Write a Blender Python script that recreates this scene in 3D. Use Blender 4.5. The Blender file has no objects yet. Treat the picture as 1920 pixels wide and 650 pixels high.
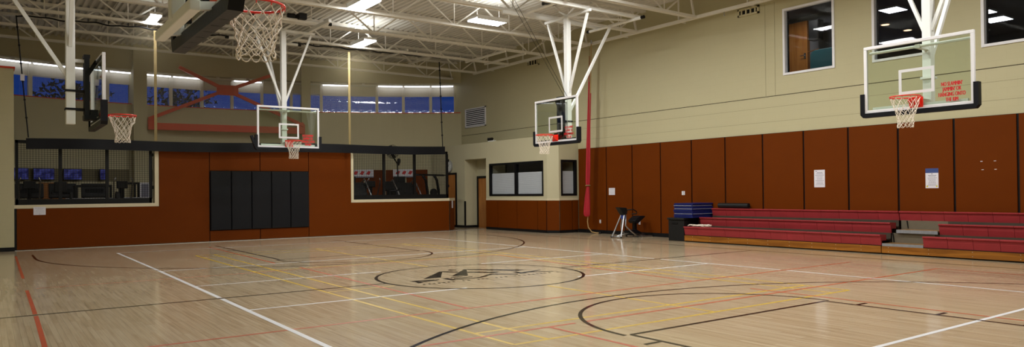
import bpy, math, random
from mathutils import Vector, Matrix
random.seed(7)
PI = math.pi
scn = bpy.context.scene
COL = scn.collection

# ------------------------------------------------------------------ materials
def _nt(name):
    m = bpy.data.materials.new(name); m.use_nodes = True
    nt = m.node_tree; b = nt.nodes['Principled BSDF']
    return m, nt, b

def mat(name, col, rough=0.5, metal=0.0, noise=0.0, nscale=8.0, bump=0.0, bscale=40.0, spec=0.5):
    m, nt, b = _nt(name)
    b.inputs['Roughness'].default_value = rough
    b.inputs['Metallic'].default_value = metal
    b.inputs['Specular IOR Level'].default_value = spec
    c = (*col, 1)
    b.inputs['Base Color'].default_value = c
    if noise or bump:
        tc = nt.nodes.new('ShaderNodeTexCoord')
    if noise:
        n = nt.nodes.new('ShaderNodeTexNoise'); n.inputs['Scale'].default_value = nscale
        n.inputs['Detail'].default_value = 4
        nt.links.new(tc.outputs['Object'], n.inputs['Vector'])
        r = nt.nodes.new('ShaderNodeMixRGB'); r.blend_type = 'MIX'
        r.inputs[1].default_value = (*[x * (1 - noise) for x in col], 1)
        r.inputs[2].default_value = (*[min(1, x * (1 + noise)) for x in col], 1)
        nt.links.new(n.outputs['Fac'], r.inputs[0])
        nt.links.new(r.outputs[0], b.inputs['Base Color'])
    if bump:
        n2 = nt.nodes.new('ShaderNodeTexNoise'); n2.inputs['Scale'].default_value = bscale
        nt.links.new(tc.outputs['Object'], n2.inputs['Vector'])
        bp = nt.nodes.new('ShaderNodeBump'); bp.inputs['Strength'].default_value = bump
        bp.inputs['Distance'].default_value = 0.01
        nt.links.new(n2.outputs['Fac'], bp.inputs['Height'])
        nt.links.new(bp.outputs[0], b.inputs['Normal'])
    return m

def emit(name, col, s):
    m, nt, b = _nt(name)
    b.inputs['Base Color'].default_value = (*col, 1)
    b.inputs['Emission Color'].default_value = (*col, 1)
    b.inputs['Emission Strength'].default_value = s
    return m

def glass(name, tint=(0.93, 0.97, 0.95), refl=1.0):
    m = bpy.data.materials.new(name); m.use_nodes = True
    nt = m.node_tree; nt.nodes.clear()
    o = nt.nodes.new('ShaderNodeOutputMaterial')
    t = nt.nodes.new('ShaderNodeBsdfTransparent'); t.inputs[0].default_value = (*tint, 1)
    g = nt.nodes.new('ShaderNodeBsdfGlossy'); g.inputs['Roughness'].default_value = 0.02
    f = nt.nodes.new('ShaderNodeLayerWeight'); f.inputs['Blend'].default_value = 0.5
    pw = nt.nodes.new('ShaderNodeMath'); pw.operation = 'POWER'; pw.inputs[1].default_value = 5.0
    mul = nt.nodes.new('ShaderNodeMath'); mul.operation = 'MULTIPLY_ADD'; mul.inputs[1].default_value = 0.96 * refl; mul.inputs[2].default_value = 0.04 * refl
    mix = nt.nodes.new('ShaderNodeMixShader')
    nt.links.new(f.outputs['Facing'], pw.inputs[0]); nt.links.new(pw.outputs[0], mul.inputs[0]); nt.links.new(mul.outputs[0], mix.inputs[0])
    nt.links.new(t.outputs[0], mix.inputs[1]); nt.links.new(g.outputs[0], mix.inputs[2])
    nt.links.new(mix.outputs[0], o.inputs[0])
    return m

def floor_mat():
    m, nt, b = _nt('maple_planks')
    tc = nt.nodes.new('ShaderNodeTexCoord')
    mp = nt.nodes.new('ShaderNodeMapping'); mp.inputs['Rotation'].default_value = (0, 0, PI / 2)
    nt.links.new(tc.outputs['Object'], mp.inputs[0])
    br = nt.nodes.new('ShaderNodeTexBrick')
    br.inputs['Scale'].default_value = 1.0
    br.inputs['Brick Width'].default_value = 0.85
    br.inputs['Row Height'].default_value = 0.057
    br.inputs['Mortar Size'].default_value = 0.0008
    br.inputs['Mortar Smooth'].default_value = 0.2
    br.inputs['Color1'].default_value = (0.525, 0.428, 0.293, 1)
    br.inputs['Color2'].default_value = (0.455, 0.352, 0.225, 1)
    br.inputs['Mortar'].default_value = (0.26, 0.18, 0.10, 1)
    br.offset = 0.37; br.offset_frequency = 3
    nt.links.new(mp.outputs[0], br.inputs['Vector'])
    # streaky grain along the planks
    mp2 = nt.nodes.new('ShaderNodeMapping'); mp2.inputs['Scale'].default_value = (26, 1.1, 1)
    nt.links.new(tc.outputs['Object'], mp2.inputs[0])
    n = nt.nodes.new('ShaderNodeTexNoise'); n.inputs['Scale'].default_value = 1.0; n.inputs['Detail'].default_value = 6
    nt.links.new(mp2.outputs[0], n.inputs['Vector'])
    cr = nt.nodes.new('ShaderNodeValToRGB')
    cr.color_ramp.elements[0].position = 0.30; cr.color_ramp.elements[0].color = (0.78, 0.72, 0.66, 1)
    cr.color_ramp.elements[1].position = 0.58; cr.color_ramp.elements[1].color = (1.06, 1.05, 1.03, 1)
    nt.links.new(n.outputs['Fac'], cr.inputs[0])
    mul = nt.nodes.new('ShaderNodeMixRGB'); mul.blend_type = 'MULTIPLY'; mul.inputs[0].default_value = 0.75
    nt.links.new(br.outputs['Color'], mul.inputs[1]); nt.links.new(cr.outputs[0], mul.inputs[2])
    nt.links.new(mul.outputs[0], b.inputs['Base Color'])
    n3 = nt.nodes.new('ShaderNodeTexNoise'); n3.inputs['Scale'].default_value = 1.2
    nt.links.new(tc.outputs['Object'], n3.inputs['Vector'])
    mr = nt.nodes.new('ShaderNodeMapRange'); mr.inputs[3].default_value = 0.10; mr.inputs[4].default_value = 0.17
    nt.links.new(n3.outputs['Fac'], mr.inputs[0]); nt.links.new(mr.outputs[0], b.inputs['Roughness'])
    b.inputs['Specular IOR Level'].default_value = 0.45
    return m

def block_mat(name, col, dark=0.955):
    # painted concrete block: faint joints in colour and relief
    m, nt, b = _nt(name)
    tc = nt.nodes.new('ShaderNodeTexCoord'); sep = nt.nodes.new('ShaderNodeSeparateXYZ')
    nt.links.new(tc.outputs['Object'], sep.inputs[0])
    add = nt.nodes.new('ShaderNodeMath'); add.operation = 'ADD'
    nt.links.new(sep.outputs[0], add.inputs[0]); nt.links.new(sep.outputs[1], add.inputs[1])
    cmb = nt.nodes.new('ShaderNodeCombineXYZ')
    nt.links.new(add.outputs[0], cmb.inputs[0]); nt.links.new(sep.outputs[2], cmb.inputs[1])
    br = nt.nodes.new('ShaderNodeTexBrick'); br.inputs['Scale'].default_value = 1
    br.inputs['Brick Width'].default_value = 0.4; br.inputs['Row Height'].default_value = 0.2
    br.inputs['Mortar Size'].default_value = 0.006; br.inputs['Mortar Smooth'].default_value = 0.6
    br.inputs['Color1'].default_value = (*col, 1)
    br.inputs['Color2'].default_value = (*[x * 0.99 for x in col], 1)
    br.inputs['Mortar'].default_value = (*[x * dark for x in col], 1)
    nt.links.new(cmb.outputs[0], br.inputs['Vector'])
    nt.links.new(br.outputs['Color'], b.inputs['Base Color'])
    b.inputs['Roughness'].default_value = 0.6
    bp = nt.nodes.new('ShaderNodeBump'); bp.inputs['Strength'].default_value = 0.06; bp.inputs['Distance'].default_value = 0.004
    bp.invert = True
    nt.links.new(br.outputs['Fac'], bp.inputs['Height']); nt.links.new(bp.outputs[0], b.inputs['Normal'])
    return m

def wood_mat(name, c1, c2, axis=1, scale=3.0, rough=0.4, spec=0.35):
    m, nt, b = _nt(name)
    tc = nt.nodes.new('ShaderNodeTexCoord'); mp = nt.nodes.new('ShaderNodeMapping')
    s = [scale * 6] * 3; s[axis] = scale * 0.5
    mp.inputs['Scale'].default_value = s
    nt.links.new(tc.outputs['Object'], mp.inputs[0])
    n = nt.nodes.new('ShaderNodeTexNoise'); n.inputs['Scale'].default_value = 1; n.inputs['Detail'].default_value = 5
    n.inputs['Distortion'].default_value = 0.8
    nt.links.new(mp.outputs[0], n.inputs['Vector'])
    cr = nt.nodes.new('ShaderNodeValToRGB')
    cr.color_ramp.elements[0].position = 0.38; cr.color_ramp.elements[0].color = (*c1, 1)
    cr.color_ramp.elements[1].position = 0.62; cr.color_ramp.elements[1].color = (*c2, 1)
    nt.links.new(n.outputs['Fac'], cr.inputs[0]); nt.links.new(cr.outputs[0], b.inputs['Base Color'])
    b.inputs['Roughness'].default_value = rough
    b.inputs['Specular IOR Level'].default_value = spec
    return m

def tv_mat():
    m, nt, b = _nt('tv_picture')
    tc = nt.nodes.new('ShaderNodeTexCoord')
    n = nt.nodes.new('ShaderNodeTexNoise'); n.inputs['Scale'].default_value = 6; n.inputs['Detail'].default_value = 3
    nt.links.new(tc.outputs['Object'], n.inputs['Vector'])
    cr = nt.nodes.new('ShaderNodeValToRGB')
    cr.color_ramp.elements[0].position = 0.42; cr.color_ramp.elements[0].color = (0.006, 0.008, 0.09, 1)
    cr.color_ramp.elements[1].position = 0.7; cr.color_ramp.elements[1].color = (0.08, 0.09, 0.38, 1)
    nt.links.new(n.outputs['Fac'], cr.inputs[0])
    nt.links.new(cr.outputs[0], b.inputs['Emission Color'])
    b.inputs['Emission Strength'].default_value = 0.36
    b.inputs['Base Color'].default_value = (0.01, 0.01, 0.02, 1); b.inputs['Roughness'].default_value = 0.2
    return m

M = {}
M['floor'] = floor_mat()
M['wall'] = block_mat('beige_painted_block', (0.48, 0.44, 0.272))
M['wall_far'] = mat('beige_plaster', (0.50, 0.455, 0.29), 0.7, noise=0.03, nscale=2)
M['office'] = mat('pale_beige_plaster', (0.50, 0.46, 0.305), 0.65, noise=0.02, nscale=2)
M['sill'] = mat('cream_trim_paint', (0.62, 0.55, 0.38), 0.45)
M['joint'] = mat('dark_joint_filler', (0.07, 0.055, 0.03), 0.8)
M['joint_soft'] = mat('faded_joint', (0.27, 0.24, 0.145), 0.8)
M['panel'] = mat('rust_brown_laminate', (0.124, 0.0255, 0.0008), 0.55, noise=0.06, nscale=3, spec=0.07)
M['black_trim'] = mat('black_trim', (0.005, 0.005, 0.006), 0.5, spec=0.2)
M['black_metal'] = mat('black_metal', (0.0045, 0.0045, 0.005), 0.42, spec=0.22)
M['black_vinyl'] = mat('black_vinyl', (0.0055, 0.006, 0.0085), 0.45, bump=0.12, bscale=25, spec=0.18)
M['black_plastic'] = mat('charcoal_plastic', (0.009, 0.009, 0.009), 0.5, bump=0.1, bscale=90, spec=0.25)
M['steel'] = mat('white_painted_steel', (0.76, 0.76, 0.74), 0.4, noise=0.03, nscale=3)
M['joist'] = mat('cream_painted_steel', (0.74, 0.72, 0.67), 0.5, noise=0.04, nscale=2)
M['deck'] = mat('cream_painted_deck', (0.66, 0.64, 0.60), 0.55, noise=0.05, nscale=1)
M['chrome'] = mat('bright_steel', (0.42, 0.42, 0.44), 0.34, metal=1)
M['alu'] = mat('brushed_metal_strip', (0.5, 0.5, 0.5), 0.38, metal=0.8)
M['red_steel'] = mat('oxide_red_steel', (0.62, 0.050, 0.022), 0.5, spec=0.25)
M['rim'] = mat('orange_red_enamel', (0.72, 0.022, 0.010), 0.3)
M['warn'] = mat('red_lettering', (0.55, 0.008, 0.010), 0.5)
M['white_paint'] = mat('white_line_paint', (0.68, 0.68, 0.70), 0.35)
M['board_frame'] = mat('pale_grey_frame', (0.74, 0.73, 0.76), 0.4)
M['cord_white'] = mat('white_net_cord', (0.78, 0.70, 0.60), 0.8)
M['net'] = mat('cream_netting_cord', (0.47, 0.40, 0.24), 0.8)
M['strap'] = mat('gold_webbing', (0.25, 0.185, 0.07), 0.7)
M['rope'] = mat('manila_rope', (0.42, 0.27, 0.11), 0.85, bump=0.6, bscale=60)
M['red_cloth'] = mat('crimson_cloth', (0.36, 0.004, 0.014), 0.7, noise=0.12, nscale=6)
M['seat_red'] = mat('faded_red_plastic', (0.29, 0.026, 0.031), 0.5, noise=0.2, nscale=3.0, spec=0.3)
M['kick'] = wood_mat('varnished_pine', (0.20, 0.068, 0.007), (0.33, 0.125, 0.015), axis=1, scale=1.6, rough=0.35)
M['tread'] = wood_mat('plywood_tread', (0.20, 0.10, 0.03), (0.30, 0.16, 0.05), axis=1, scale=2)
M['riser_shaded'] = mat('shaded_brown_riser', (0.045, 0.034, 0.02), 0.6)  # brown darkened to carry the shadow in the gaps between bench rows
M['riser'] = mat('grey_steel_riser', (0.16, 0.135, 0.095), 0.5, metal=0.3, noise=0.1)
M['step'] = mat('grey_step_nosing', (0.23, 0.235, 0.25), 0.5, noise=0.25, nscale=20)
M['mat_blue'] = mat('royal_blue_vinyl', (0.008, 0.014, 0.115), 0.5, spec=0.25)
M['mat_white'] = mat('white_hook_tape', (0.55, 0.55, 0.6), 0.6)
M['paper'] = mat('white_paper', (0.72, 0.71, 0.78), 0.7)
M['ink'] = mat('grey_print', (0.20, 0.20, 0.26), 0.7)
M['ink_blue'] = mat('navy_print', (0.03, 0.06, 0.22), 0.6)
M['ink_yellow'] = mat('yellow_print', (0.65, 0.55, 0.02), 0.6)
M['door'] = wood_mat('honey_wood_door', (0.33, 0.12, 0.025), (0.42, 0.17, 0.04), axis=2, scale=2)
M['win_frame'] = mat('pale_window_frame', (0.72, 0.72, 0.76), 0.4)
M['mullion'] = mat('cream_mullion', (0.66, 0.62, 0.50), 0.5)
M['shade'] = mat('cream_roller_shade', (0.62, 0.58, 0.46), 0.8)
M['blind'] = mat('grey_white_blind', (0.66, 0.65, 0.64), 0.6)
M['glass_board'] = glass('clear_board_glass', (0.90, 0.945, 0.90), 1.0)
M['glass_win'] = glass('window_glass', (0.94, 0.96, 0.98), 0.34)
M['glass_dim'] = glass('dim_window_glass', (0.55, 0.58, 0.62), 2.0)
M['lamp'] = emit('lamp_white', (0.93, 0.93, 1.0), 16.0)
M['strip'] = emit('strip_white', (0.86, 0.88, 1.0), 4.0)
M['lamp_far'] = emit('lamp_beyond', (0.95, 0.95, 1.0), 4.0)
M['lamp_warm'] = emit('lamp_warm', (1.0, 0.62, 0.35), 2.5)
M['tube_off'] = mat('unlit_tube', (0.6, 0.6, 0.55), 0.4)
M['tv'] = tv_mat()
M['dark_room'] = mat('dark_room_paint', (0.12, 0.12, 0.13), 0.8)
M['teal'] = mat('teal_vinyl', (0.012, 0.085, 0.10), 0.5)
M['brown_line'] = mat('dark_brown_line_paint', (0.035, 0.017, 0.010), 0.35)
M['black_line'] = mat('black_line_paint', (0.012, 0.010, 0.011), 0.13, spec=0.3)
M['orange_line'] = mat('orange_line_paint', (0.43, 0.066, 0.015), 0.35)
M['yellow_line'] = mat('yellow_line_paint', (0.52, 0.34, 0.016), 0.35)
M['rubber'] = mat('black_rubber', (0.015, 0.015, 0.015), 0.7)
M['olive'] = mat('olive_band_paint', (0.16, 0.135, 0.065), 0.7)
M['leaf'] = mat('dark_leaves', (0.015, 0.03, 0.012), 0.8)
M['bark'] = mat('dark_bark', (0.03, 0.022, 0.015), 0.9)
M['asphalt'] = mat('dark_ground', (0.03, 0.03, 0.032), 0.9)
M['blue_plastic'] = mat('blue_plastic', (0.02, 0.05, 0.3), 0.4)
M['clock_face'] = mat('pale_clock_face', (0.6, 0.62, 0.6), 0.5)

# ------------------------------------------------------------------ mesh builder
class MB:
    def __init__(s): s.v = []; s.f = []; s.mi = []; s.m = 0
    def mat(s, i): s.m = i; return s
    def add(s, vs, fs):
        o = len(s.v); s.v += [tuple(v) for v in vs]
        for f in fs: s.f.append([o + i for i in f]); s.mi.append(s.m)
        return s
    def box(s, x0, x1, y0, y1, z0, z1):
        vs = [(x, y, z) for z in (z0, z1) for y in (y0, y1) for x in (x0, x1)]
        return s.add(vs, [(0, 2, 3, 1), (4, 5, 7, 6), (0, 1, 5, 4), (2, 6, 7, 3), (0, 4, 6, 2), (1, 3, 7, 5)])
    def bar(s, p, q, w, h=None, up=(0, 0, 1)):
        h = h or w
        p = Vector(p); q = Vector(q); d = (q - p).normalized(); u = Vector(up)
        if abs(d.dot(u)) > 0.98: u = Vector((1, 0, 0))
        a = d.cross(u).normalized(); b = a.cross(d).normalized()
        vs = []
        for c in (p, q):
            for sa, sb in ((-1, -1), (1, -1), (1, 1), (-1, 1)): vs.append(c + a * (sa * w / 2) + b * (sb * h / 2))
        return s.add(vs, [(3, 2, 1, 0), (4, 5, 6, 7), (0, 1, 5, 4), (1, 2, 6, 5), (2, 3, 7, 6), (3, 0, 4, 7)])
    def tube(s, pts, r, n=8, closed=False, cap=True):
        pts = [Vector(p) for p in pts]; k = len(pts)
        rr = r if isinstance(r, (list, tuple)) else [r] * k
        vs = []; prev = None
        for i in range(k):
            a = pts[(i - 1) % k] if (closed or i > 0) else pts[i]
            b = pts[(i + 1) % k] if (closed or i < k - 1) else pts[i]
            d = (b - a).normalized()
            if prev is None:
                u = Vector((0, 0, 1)) if abs(d.z) < 0.9 else Vector((1, 0, 0))
                x = d.cross(u).normalized()
            else:
                x = prev - d * prev.dot(d)
                x = x.normalized() if x.length > 1e-6 else d.orthogonal().normalized()
            prev = x; y = d.cross(x)
            for j in range(n):
                t = 2 * PI * j / n
                vs.append(pts[i] + (x * math.cos(t) + y * math.sin(t)) * rr[i])
        fs = []
        for i in range(k if closed else k - 1):
            i2 = (i + 1) % k
            for j in range(n):
                j2 = (j + 1) % n
                fs.append((i * n + j, i * n + j2, i2 * n + j2, i2 * n + j))
        if cap and not closed:
            fs.append(tuple(reversed(range(n)))); fs.append(tuple((k - 1) * n + j for j in range(n)))
        return s.add(vs, fs)
    def prism(s, poly, fn, t0, t1):
        # polygon (a,b) list extruded between t0 and t1; fn(a,b,t)->xyz
        n = len(poly)
        vs = [fn(a, b, t0) for a, b in poly] + [fn(a, b, t1) for a, b in poly]
        fs = [tuple(reversed(range(n))), tuple(range(n, 2 * n))]
        for i in range(n):
            j = (i + 1) % n; fs.append((i, j, n + j, n + i))
        return s.add(vs, fs)
    def lathe(s, prof, c=(0, 0, 0), n=20, axis='z'):
        vs = []; k = len(prof)
        for r, h in prof:
            for j in range(n):
                t = 2 * PI * j / n; a, b = r * math.cos(t), r * math.sin(t)
                vs.append({'z': (c[0] + a, c[1] + b, c[2] + h), 'x': (c[0] + h, c[1] + a, c[2] + b), 'y': (c[0] + a, c[1] + h, c[2] + b)}[axis])
        fs = []
        for i in range(k - 1):
            for j in range(n):
                j2 = (j + 1) % n; fs.append((i * n + j, i * n + j2, (i + 1) * n + j2, (i + 1) * n + j))
        fs.append(tuple(reversed(range(n)))); fs.append(tuple((k - 1) * n + j for j in range(n)))
        return s.add(vs, fs)
    def quad(s, a, b, c, d): return s.add([a, b, c, d], [(0, 1, 2, 3)])
    def build(s, name, mats, parent=None, off=None, bevel=0, smooth=False):
        me = bpy.data.meshes.new(name)
        vs = s.v
        if off is not None: vs = [(x - off[0], y - off[1], z - off[2]) for x, y, z in vs]
        me.from_pydata(vs, [], s.f)
        if not isinstance(mats, (list, tuple)): mats = [mats]
        for m in mats: me.materials.append(m)
        for p, i in zip(me.polygons, s.mi): p.material_index = i; p.use_smooth = smooth
        me.update()
        o = bpy.data.objects.new(name, me); COL.objects.link(o)
        if parent is not None: o.parent = parent
        if bevel:
            b = o.modifiers.new('bevel', 'BEVEL'); b.width = bevel; b.segments = 2; b.limit_method = 'ANGLE'
        return o

def tag(o, label=None, cat=None, group=None, kind=None):
    if label: o['label'] = label
    if cat: o['category'] = cat
    if group: o['group'] = group
    if kind: o['kind'] = kind
    return o

def empty(name, loc=(0, 0, 0), rz=0.0):
    o = bpy.data.objects.new(name, None); COL.objects.link(o)
    o.location = loc; o.rotation_euler = (0, 0, rz); o.empty_display_size = 0.2
    return o

def struct(o, label=None, cat=None):
    o['kind'] = 'structure'
    if label: o['label'] = label
    if cat: o['category'] = cat
    return o

def text_mb(lines, size, pitch, fn, thick, squeeze=0.8, bold=0.02):
    mb = MB()
    for i, s in enumerate(lines):
        cu = bpy.data.curves.new('lettering', 'FONT'); cu.body = s; cu.size = size; cu.align_x = 'CENTER'
        cu.extrude = thick; cu.offset = bold * size; cu.resolution_u = 3
        ob = bpy.data.objects.new('lettering', cu); COL.objects.link(ob)
        dg = bpy.context.evaluated_depsgraph_get(); dg.update()
        me = ob.evaluated_get(dg).to_mesh()
        mb.add([fn(v.co.x * squeeze, v.co.y - i * pitch, v.co.z) for v in me.vertices], [tuple(p.vertices) for p in me.polygons])
        ob.evaluated_get(dg).to_mesh_clear()
        bpy.data.objects.remove(ob); bpy.data.curves.remove(cu)
    return mb

# ------------------------------------------------------------------ camera
CAM = Vector((-7.247390, -11.050552, 1.502870))
yaw, pitch, roll = 0.6249837, 0.0090211, -0.0105833
fw = Vector((math.sin(yaw) * math.cos(pitch), math.cos(yaw) * math.cos(pitch), math.sin(pitch)))
rt = Vector((math.cos(yaw), -math.sin(yaw), 0)); up = rt.cross(fw)
r2 = rt * math.cos(roll) + up * math.sin(roll); u2 = -rt * math.sin(roll) + up * math.cos(roll)
cd = bpy.data.cameras.new('camera'); cam = bpy.data.objects.new('camera', cd); COL.objects.link(cam)
mw = Matrix.Identity(4)
for i in range(3):
    mw[i][0] = r2[i]; mw[i][1] = u2[i]; mw[i][2] = -fw[i]; mw[i][3] = CAM[i]
cam.matrix_world = mw
cd.sensor_width = 36; cd.lens = 36 * 1365.245 / 1920
cd.shift_y = (346.532 - 325) / 1920
cd.clip_start = 0.05; cd.clip_end = 300
scn.camera = cam

# ------------------------------------------------------------------ room constants
W = 10.3            # right wall face
VF = 13.55          # low front wall of the fitness area
DECK = 7.42
AC = (-0.93, 2.85)  # centre of the curved window wall
def P(a, R, z=0.0):
    t = math.radians(a); return (AC[0] + R * math.sin(t), AC[1] + R * math.cos(t), z)
def arcbox(mb, R0, R1, a0, a1, z0, z1, step=1.5):
    n = max(1, int(math.ceil((a1 - a0) / step)))
    for i in range(n):
        b0 = a0 + (a1 - a0) * i / n; b1 = a0 + (a1 - a0) * (i + 1) / n
        vs = [P(b0, R0, z0), P(b1, R0, z0), P(b1, R1, z0), P(b0, R1, z0), P(b0, R0, z1), P(b1, R0, z1), P(b1, R1, z1), P(b0, R1, z1)]
        fs = [(0, 3, 2, 1), (4, 5, 6, 7), (0, 1, 5, 4), (2, 3, 7, 6)]
        if i == 0: fs.append((0, 4, 7, 3))
        if i == n - 1: fs.append((1, 2, 6, 5))
        mb.add(vs, fs)

# ------------------------------------------------------------------ floor and court lines
floor = struct(MB().box(-9.6, 11.0, -14.4, 21.6, -0.1, 0).build('floor', M['floor']))
SN = [0]
def strip(mb, pts, w, z):
    SN[0] += 1; z += SN[0] * 0.00001
    pts = [Vector((x, y, 0)) for x, y in pts]; L = []; k = len(pts)
    for i in range(k):
        d = (pts[min(i + 1, k - 1)] - pts[max(i - 1, 0)]).normalized(); n = Vector((-d.y, d.x, 0)) * (w / 2)
        L.append((pts[i] - n, pts[i] + n))
    for i in range(k - 1):
        a, b = L[i]; c, d = L[i + 1]
        mb.quad((a.x, a.y, z), (c.x, c.y, z), (d.x, d.y, z), (b.x, b.y, z))
def arc(cx, cy, r, a0, a1, n=72):
    return [(cx + r * math.cos(a0 + (a1 - a0) * i / n), cy + r * math.sin(a0 + (a1 - a0) * i / n)) for i in range(n + 1)]
F = 5.603
yl = MB(); Zy = 0.0004
for s in (-1, 1):
    for e in (3.05, 2.62): strip(yl, [(s * e, -5.24), (s * e, 8.2)], 0.05, Zy)
for v in (-5.24, -4.52, -0.37, 3.4, 7.48, 8.2):
    if v == -0.37: strip(yl, [(-3.05, v), (-1.9, v)], 0.045, Zy); strip(yl, [(1.9, v), (3.05, v)], 0.045, Zy)
    else: strip(yl, [(-3.05, v), (3.05, v)], 0.05, Zy)
strip(yl, [(0, -1.95), (0, -5.24)], 0.045, Zy); strip(yl, [(0, 1.95), (0, 8.2)], 0.045, Zy)
yl.build('yellow_court_lines', M['yellow_line'], floor)
SN[0] = 0; ol = MB(); Zo = 0.0010
strip(ol, [(-6.6, -3.06), (6.97, -3.06)], 0.045, Zo)
strip(ol, [(-3.8, -4.73), (-1.82, -4.73)], 0.045, Zo); strip(ol, [(-1.7, -4.73), (6.97, -4.73)], 0.045, Zo)
strip(ol, [(-6.6, 3.2), (2.6, 3.2)], 0.035, Zo)
strip(ol, [(-2.17, 4.83), (-2.08, 11.0)], 0.045, Zo); strip(ol, [(-2.2, -3.06), (-2.06, 3.6)], 0.045, Zo); strip(ol, [(-2.2, -4.73), (-2.2, -11)], 0.045, Zo)
strip(ol, [(2.12, -4.2), (2.16, -9)], 0.045, Zo); strip(ol, [(2.15, -3.06), (2.6, 3.2)], 0.045, Zo)
strip(ol, [(6.97, -4.73), (6.97, -11)], 0.045, Zo); 
strip(ol, [(-6.66, 11.3), (-6.71, 5.07)], 0.048, Zo); strip(ol, [(-6.73, 3.0), (-6.75, 0.08)], 0.048, Zo); strip(ol, [(-6.75, -0.08), (-6.83, -6)], 0.048, Zo)
ol.build('orange_court_lines', M['orange_line'], floor)
SN[0] = 0; wl = MB(); Zw = 0.0016
strip(wl, [(-4.47, 10.5), (-4.47, 5.0)], 0.06, Zw); strip(wl, [(-4.47, 4.9), (-4.5, 0.06)], 0.065, Zw); strip(wl, [(-4.5, -0.06), (-4.58, -9)], 0.065, Zw)
strip(wl, [(4.6, 10.4), (4.62, 0.1)], 0.05, Zw); strip(wl, [(4.62, -0.1), (4.68, -3.0)], 0.05, Zw); strip(wl, [(4.68, -3.12), (4.68, -9)], 0.05, Zw)
for v in (1.72, -1.36):
    strip(wl, [(-4.5, v), (-1.15, v)], 0.05, Zw); strip(wl, [(1.15, v), (4.65, v)], 0.05, Zw)
strip(wl, [(-4.58, -7.47), (4.68, -7.47)], 0.055, Zw)
strip(wl, [(-4.47, 4.7), (4.6, 4.75)], 0.05, Zw)
strip(wl, [(-4.47, 10.5), (4.6, 10.4)], 0.04, Zw)
wl.build('white_court_lines', M['white_paint'], floor)
SN[0] = 0; bl = MB(); Zb = 0.0022
strip(bl, arc(0, 0, 1.86, 0, 2 * PI, 96), 0.055, Zb)
strip(bl, [(-7.97, 0), (-1.86, 0)], 0.05, Zb); strip(bl, [(1.86, 0), (7.97, 0)], 0.05, Zb)
strip(bl, [(7.97, -11.4), (7.97, 11.4)], 0.05, Zb)
for s in (-1, 1):
    f = s * F
    for e in (-1, 1):
        strip(bl, [(e * 1.81, f), (e * 1.81, s * 11.4)], 0.05, Zb)
        for d, l in ((3.6, .09), (4.5, .06), (2.6, .05), (1.35, .06)):
            v = s * (F + d) if s > 0 else -(F + {3.6: .43, 4.5: 1.4, 2.6: 2.3, 1.35: 3.6}[d])
            if s > 0 and d != 3.6: continue
            strip(bl, [(e * 1.83, v), (e * 2.05, v)], 0.05 if s < 0 else .09, Zb)
    strip(bl, [(-1.81, f), (1.81, f)], 0.05, Zb)
    strip(bl, arc(0, f, 1.89, PI if s > 0 else 0, 2 * PI if s > 0 else PI, 48), 0.05, Zb)
    R3, cx3, c = (6.58, .28, 10.05) if s > 0 else (6.655, 0, -(F + 4.5))
    strip(bl, arc(cx3, c, R3, PI if s > 0 else 0, 2 * PI if s > 0 else PI, 96), 0.05, Zb)
    for e in (-1, 1): strip(bl, [(cx3 + e * R3, c), (cx3 + e * R3, s * 11.4)], 0.05, Zb)
bl.build('black_court_lines', M['black_line'], floor)
LOGO = [
 [(-1.101,0.130),(-0.275,0.988),(-0.251,0.936),(-0.744,0.139)],
 [(-0.527,0.148),(0.281,1.008),(0.300,0.943),(-0.185,0.134)],
 [(-0.040,1.103),(0.041,1.141),(0.132,1.045),(0.071,0.958),(-0.044,0.998)],
 [(-0.224,0.988),(-0.028,0.725),(-0.101,0.641),(-0.298,0.874)],
 [(0.344,1.000),(0.392,0.958),(1.151,0.145),(0.915,0.122),(0.275,0.887)],
 [(0.110,0.619),(0.569,0.171),(0.373,0.124),(0.031,0.482)],
 [(-1.440,-0.004),(-1.310,-0.008),(-1.339,-0.313),(-1.453,-0.341),(-1.406,-0.139)],
 [(-1.310,-0.008),(-0.991,-0.077),(-1.050,-0.136),(-1.328,-0.065)],
 [(-1.337,-0.128),(-1.050,-0.136),(-0.888,-0.079),(-1.026,-0.205),(-1.278,-0.226)],
 [(-0.818,-0.039),(-0.713,-0.029),(-0.714,-0.328),(-0.810,-0.367),(-0.821,-0.149)],
 [(-0.664,-0.147),(-0.247,-0.109),(-0.295,-0.185),(-0.697,-0.244)],
 [(-0.624,0.009),(-0.205,0.109),(-0.244,0.048),(-0.650,-0.058)],
 [(-0.776,-0.311),(-0.440,-0.316),(-0.481,-0.381),(-0.805,-0.359)],
 [(-0.440,-0.316),(-0.213,-0.282),(-0.267,-0.365),(-0.481,-0.381)],
 [(-0.213,-0.282),(0.200,0.019),(0.199,-0.078),(-0.085,-0.289),(-0.267,-0.365)],
 [(0.200,0.019),(0.303,0.0),(0.618,-0.304),(0.568,-0.372),(0.199,-0.078)],
 [(0.723,0.006),(0.821,-0.006),(0.804,-0.153),(0.799,-0.321),(0.679,-0.301)],
 [(0.804,-0.153),(1.356,-0.021),(1.323,-0.084),(0.794,-0.288)],
 [(1.000,-0.178),(1.393,-0.374),(1.344,-0.435),(0.953,-0.239)]]
lg = MB()
for poly in LOGO: lg.add([(x, y, Zb) for x, y in poly], [tuple(range(len(poly)))])
x = -1.48
while x < 1.45:   # row of small strokes under the emblem (too small to read in the photograph)
    h = random.choice((.05, .06, .055)); lg.add([(x, -.52 - h, Zb), (x + .045, -.52 - h, Zb), (x + .05, -.50, Zb), (x + .01, -.50, Zb)], [(0, 1, 2, 3)])
    x += random.choice((.09, .10, .12, .2))
lg.build('centre_emblem', M['black_line'], floor)

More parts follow.
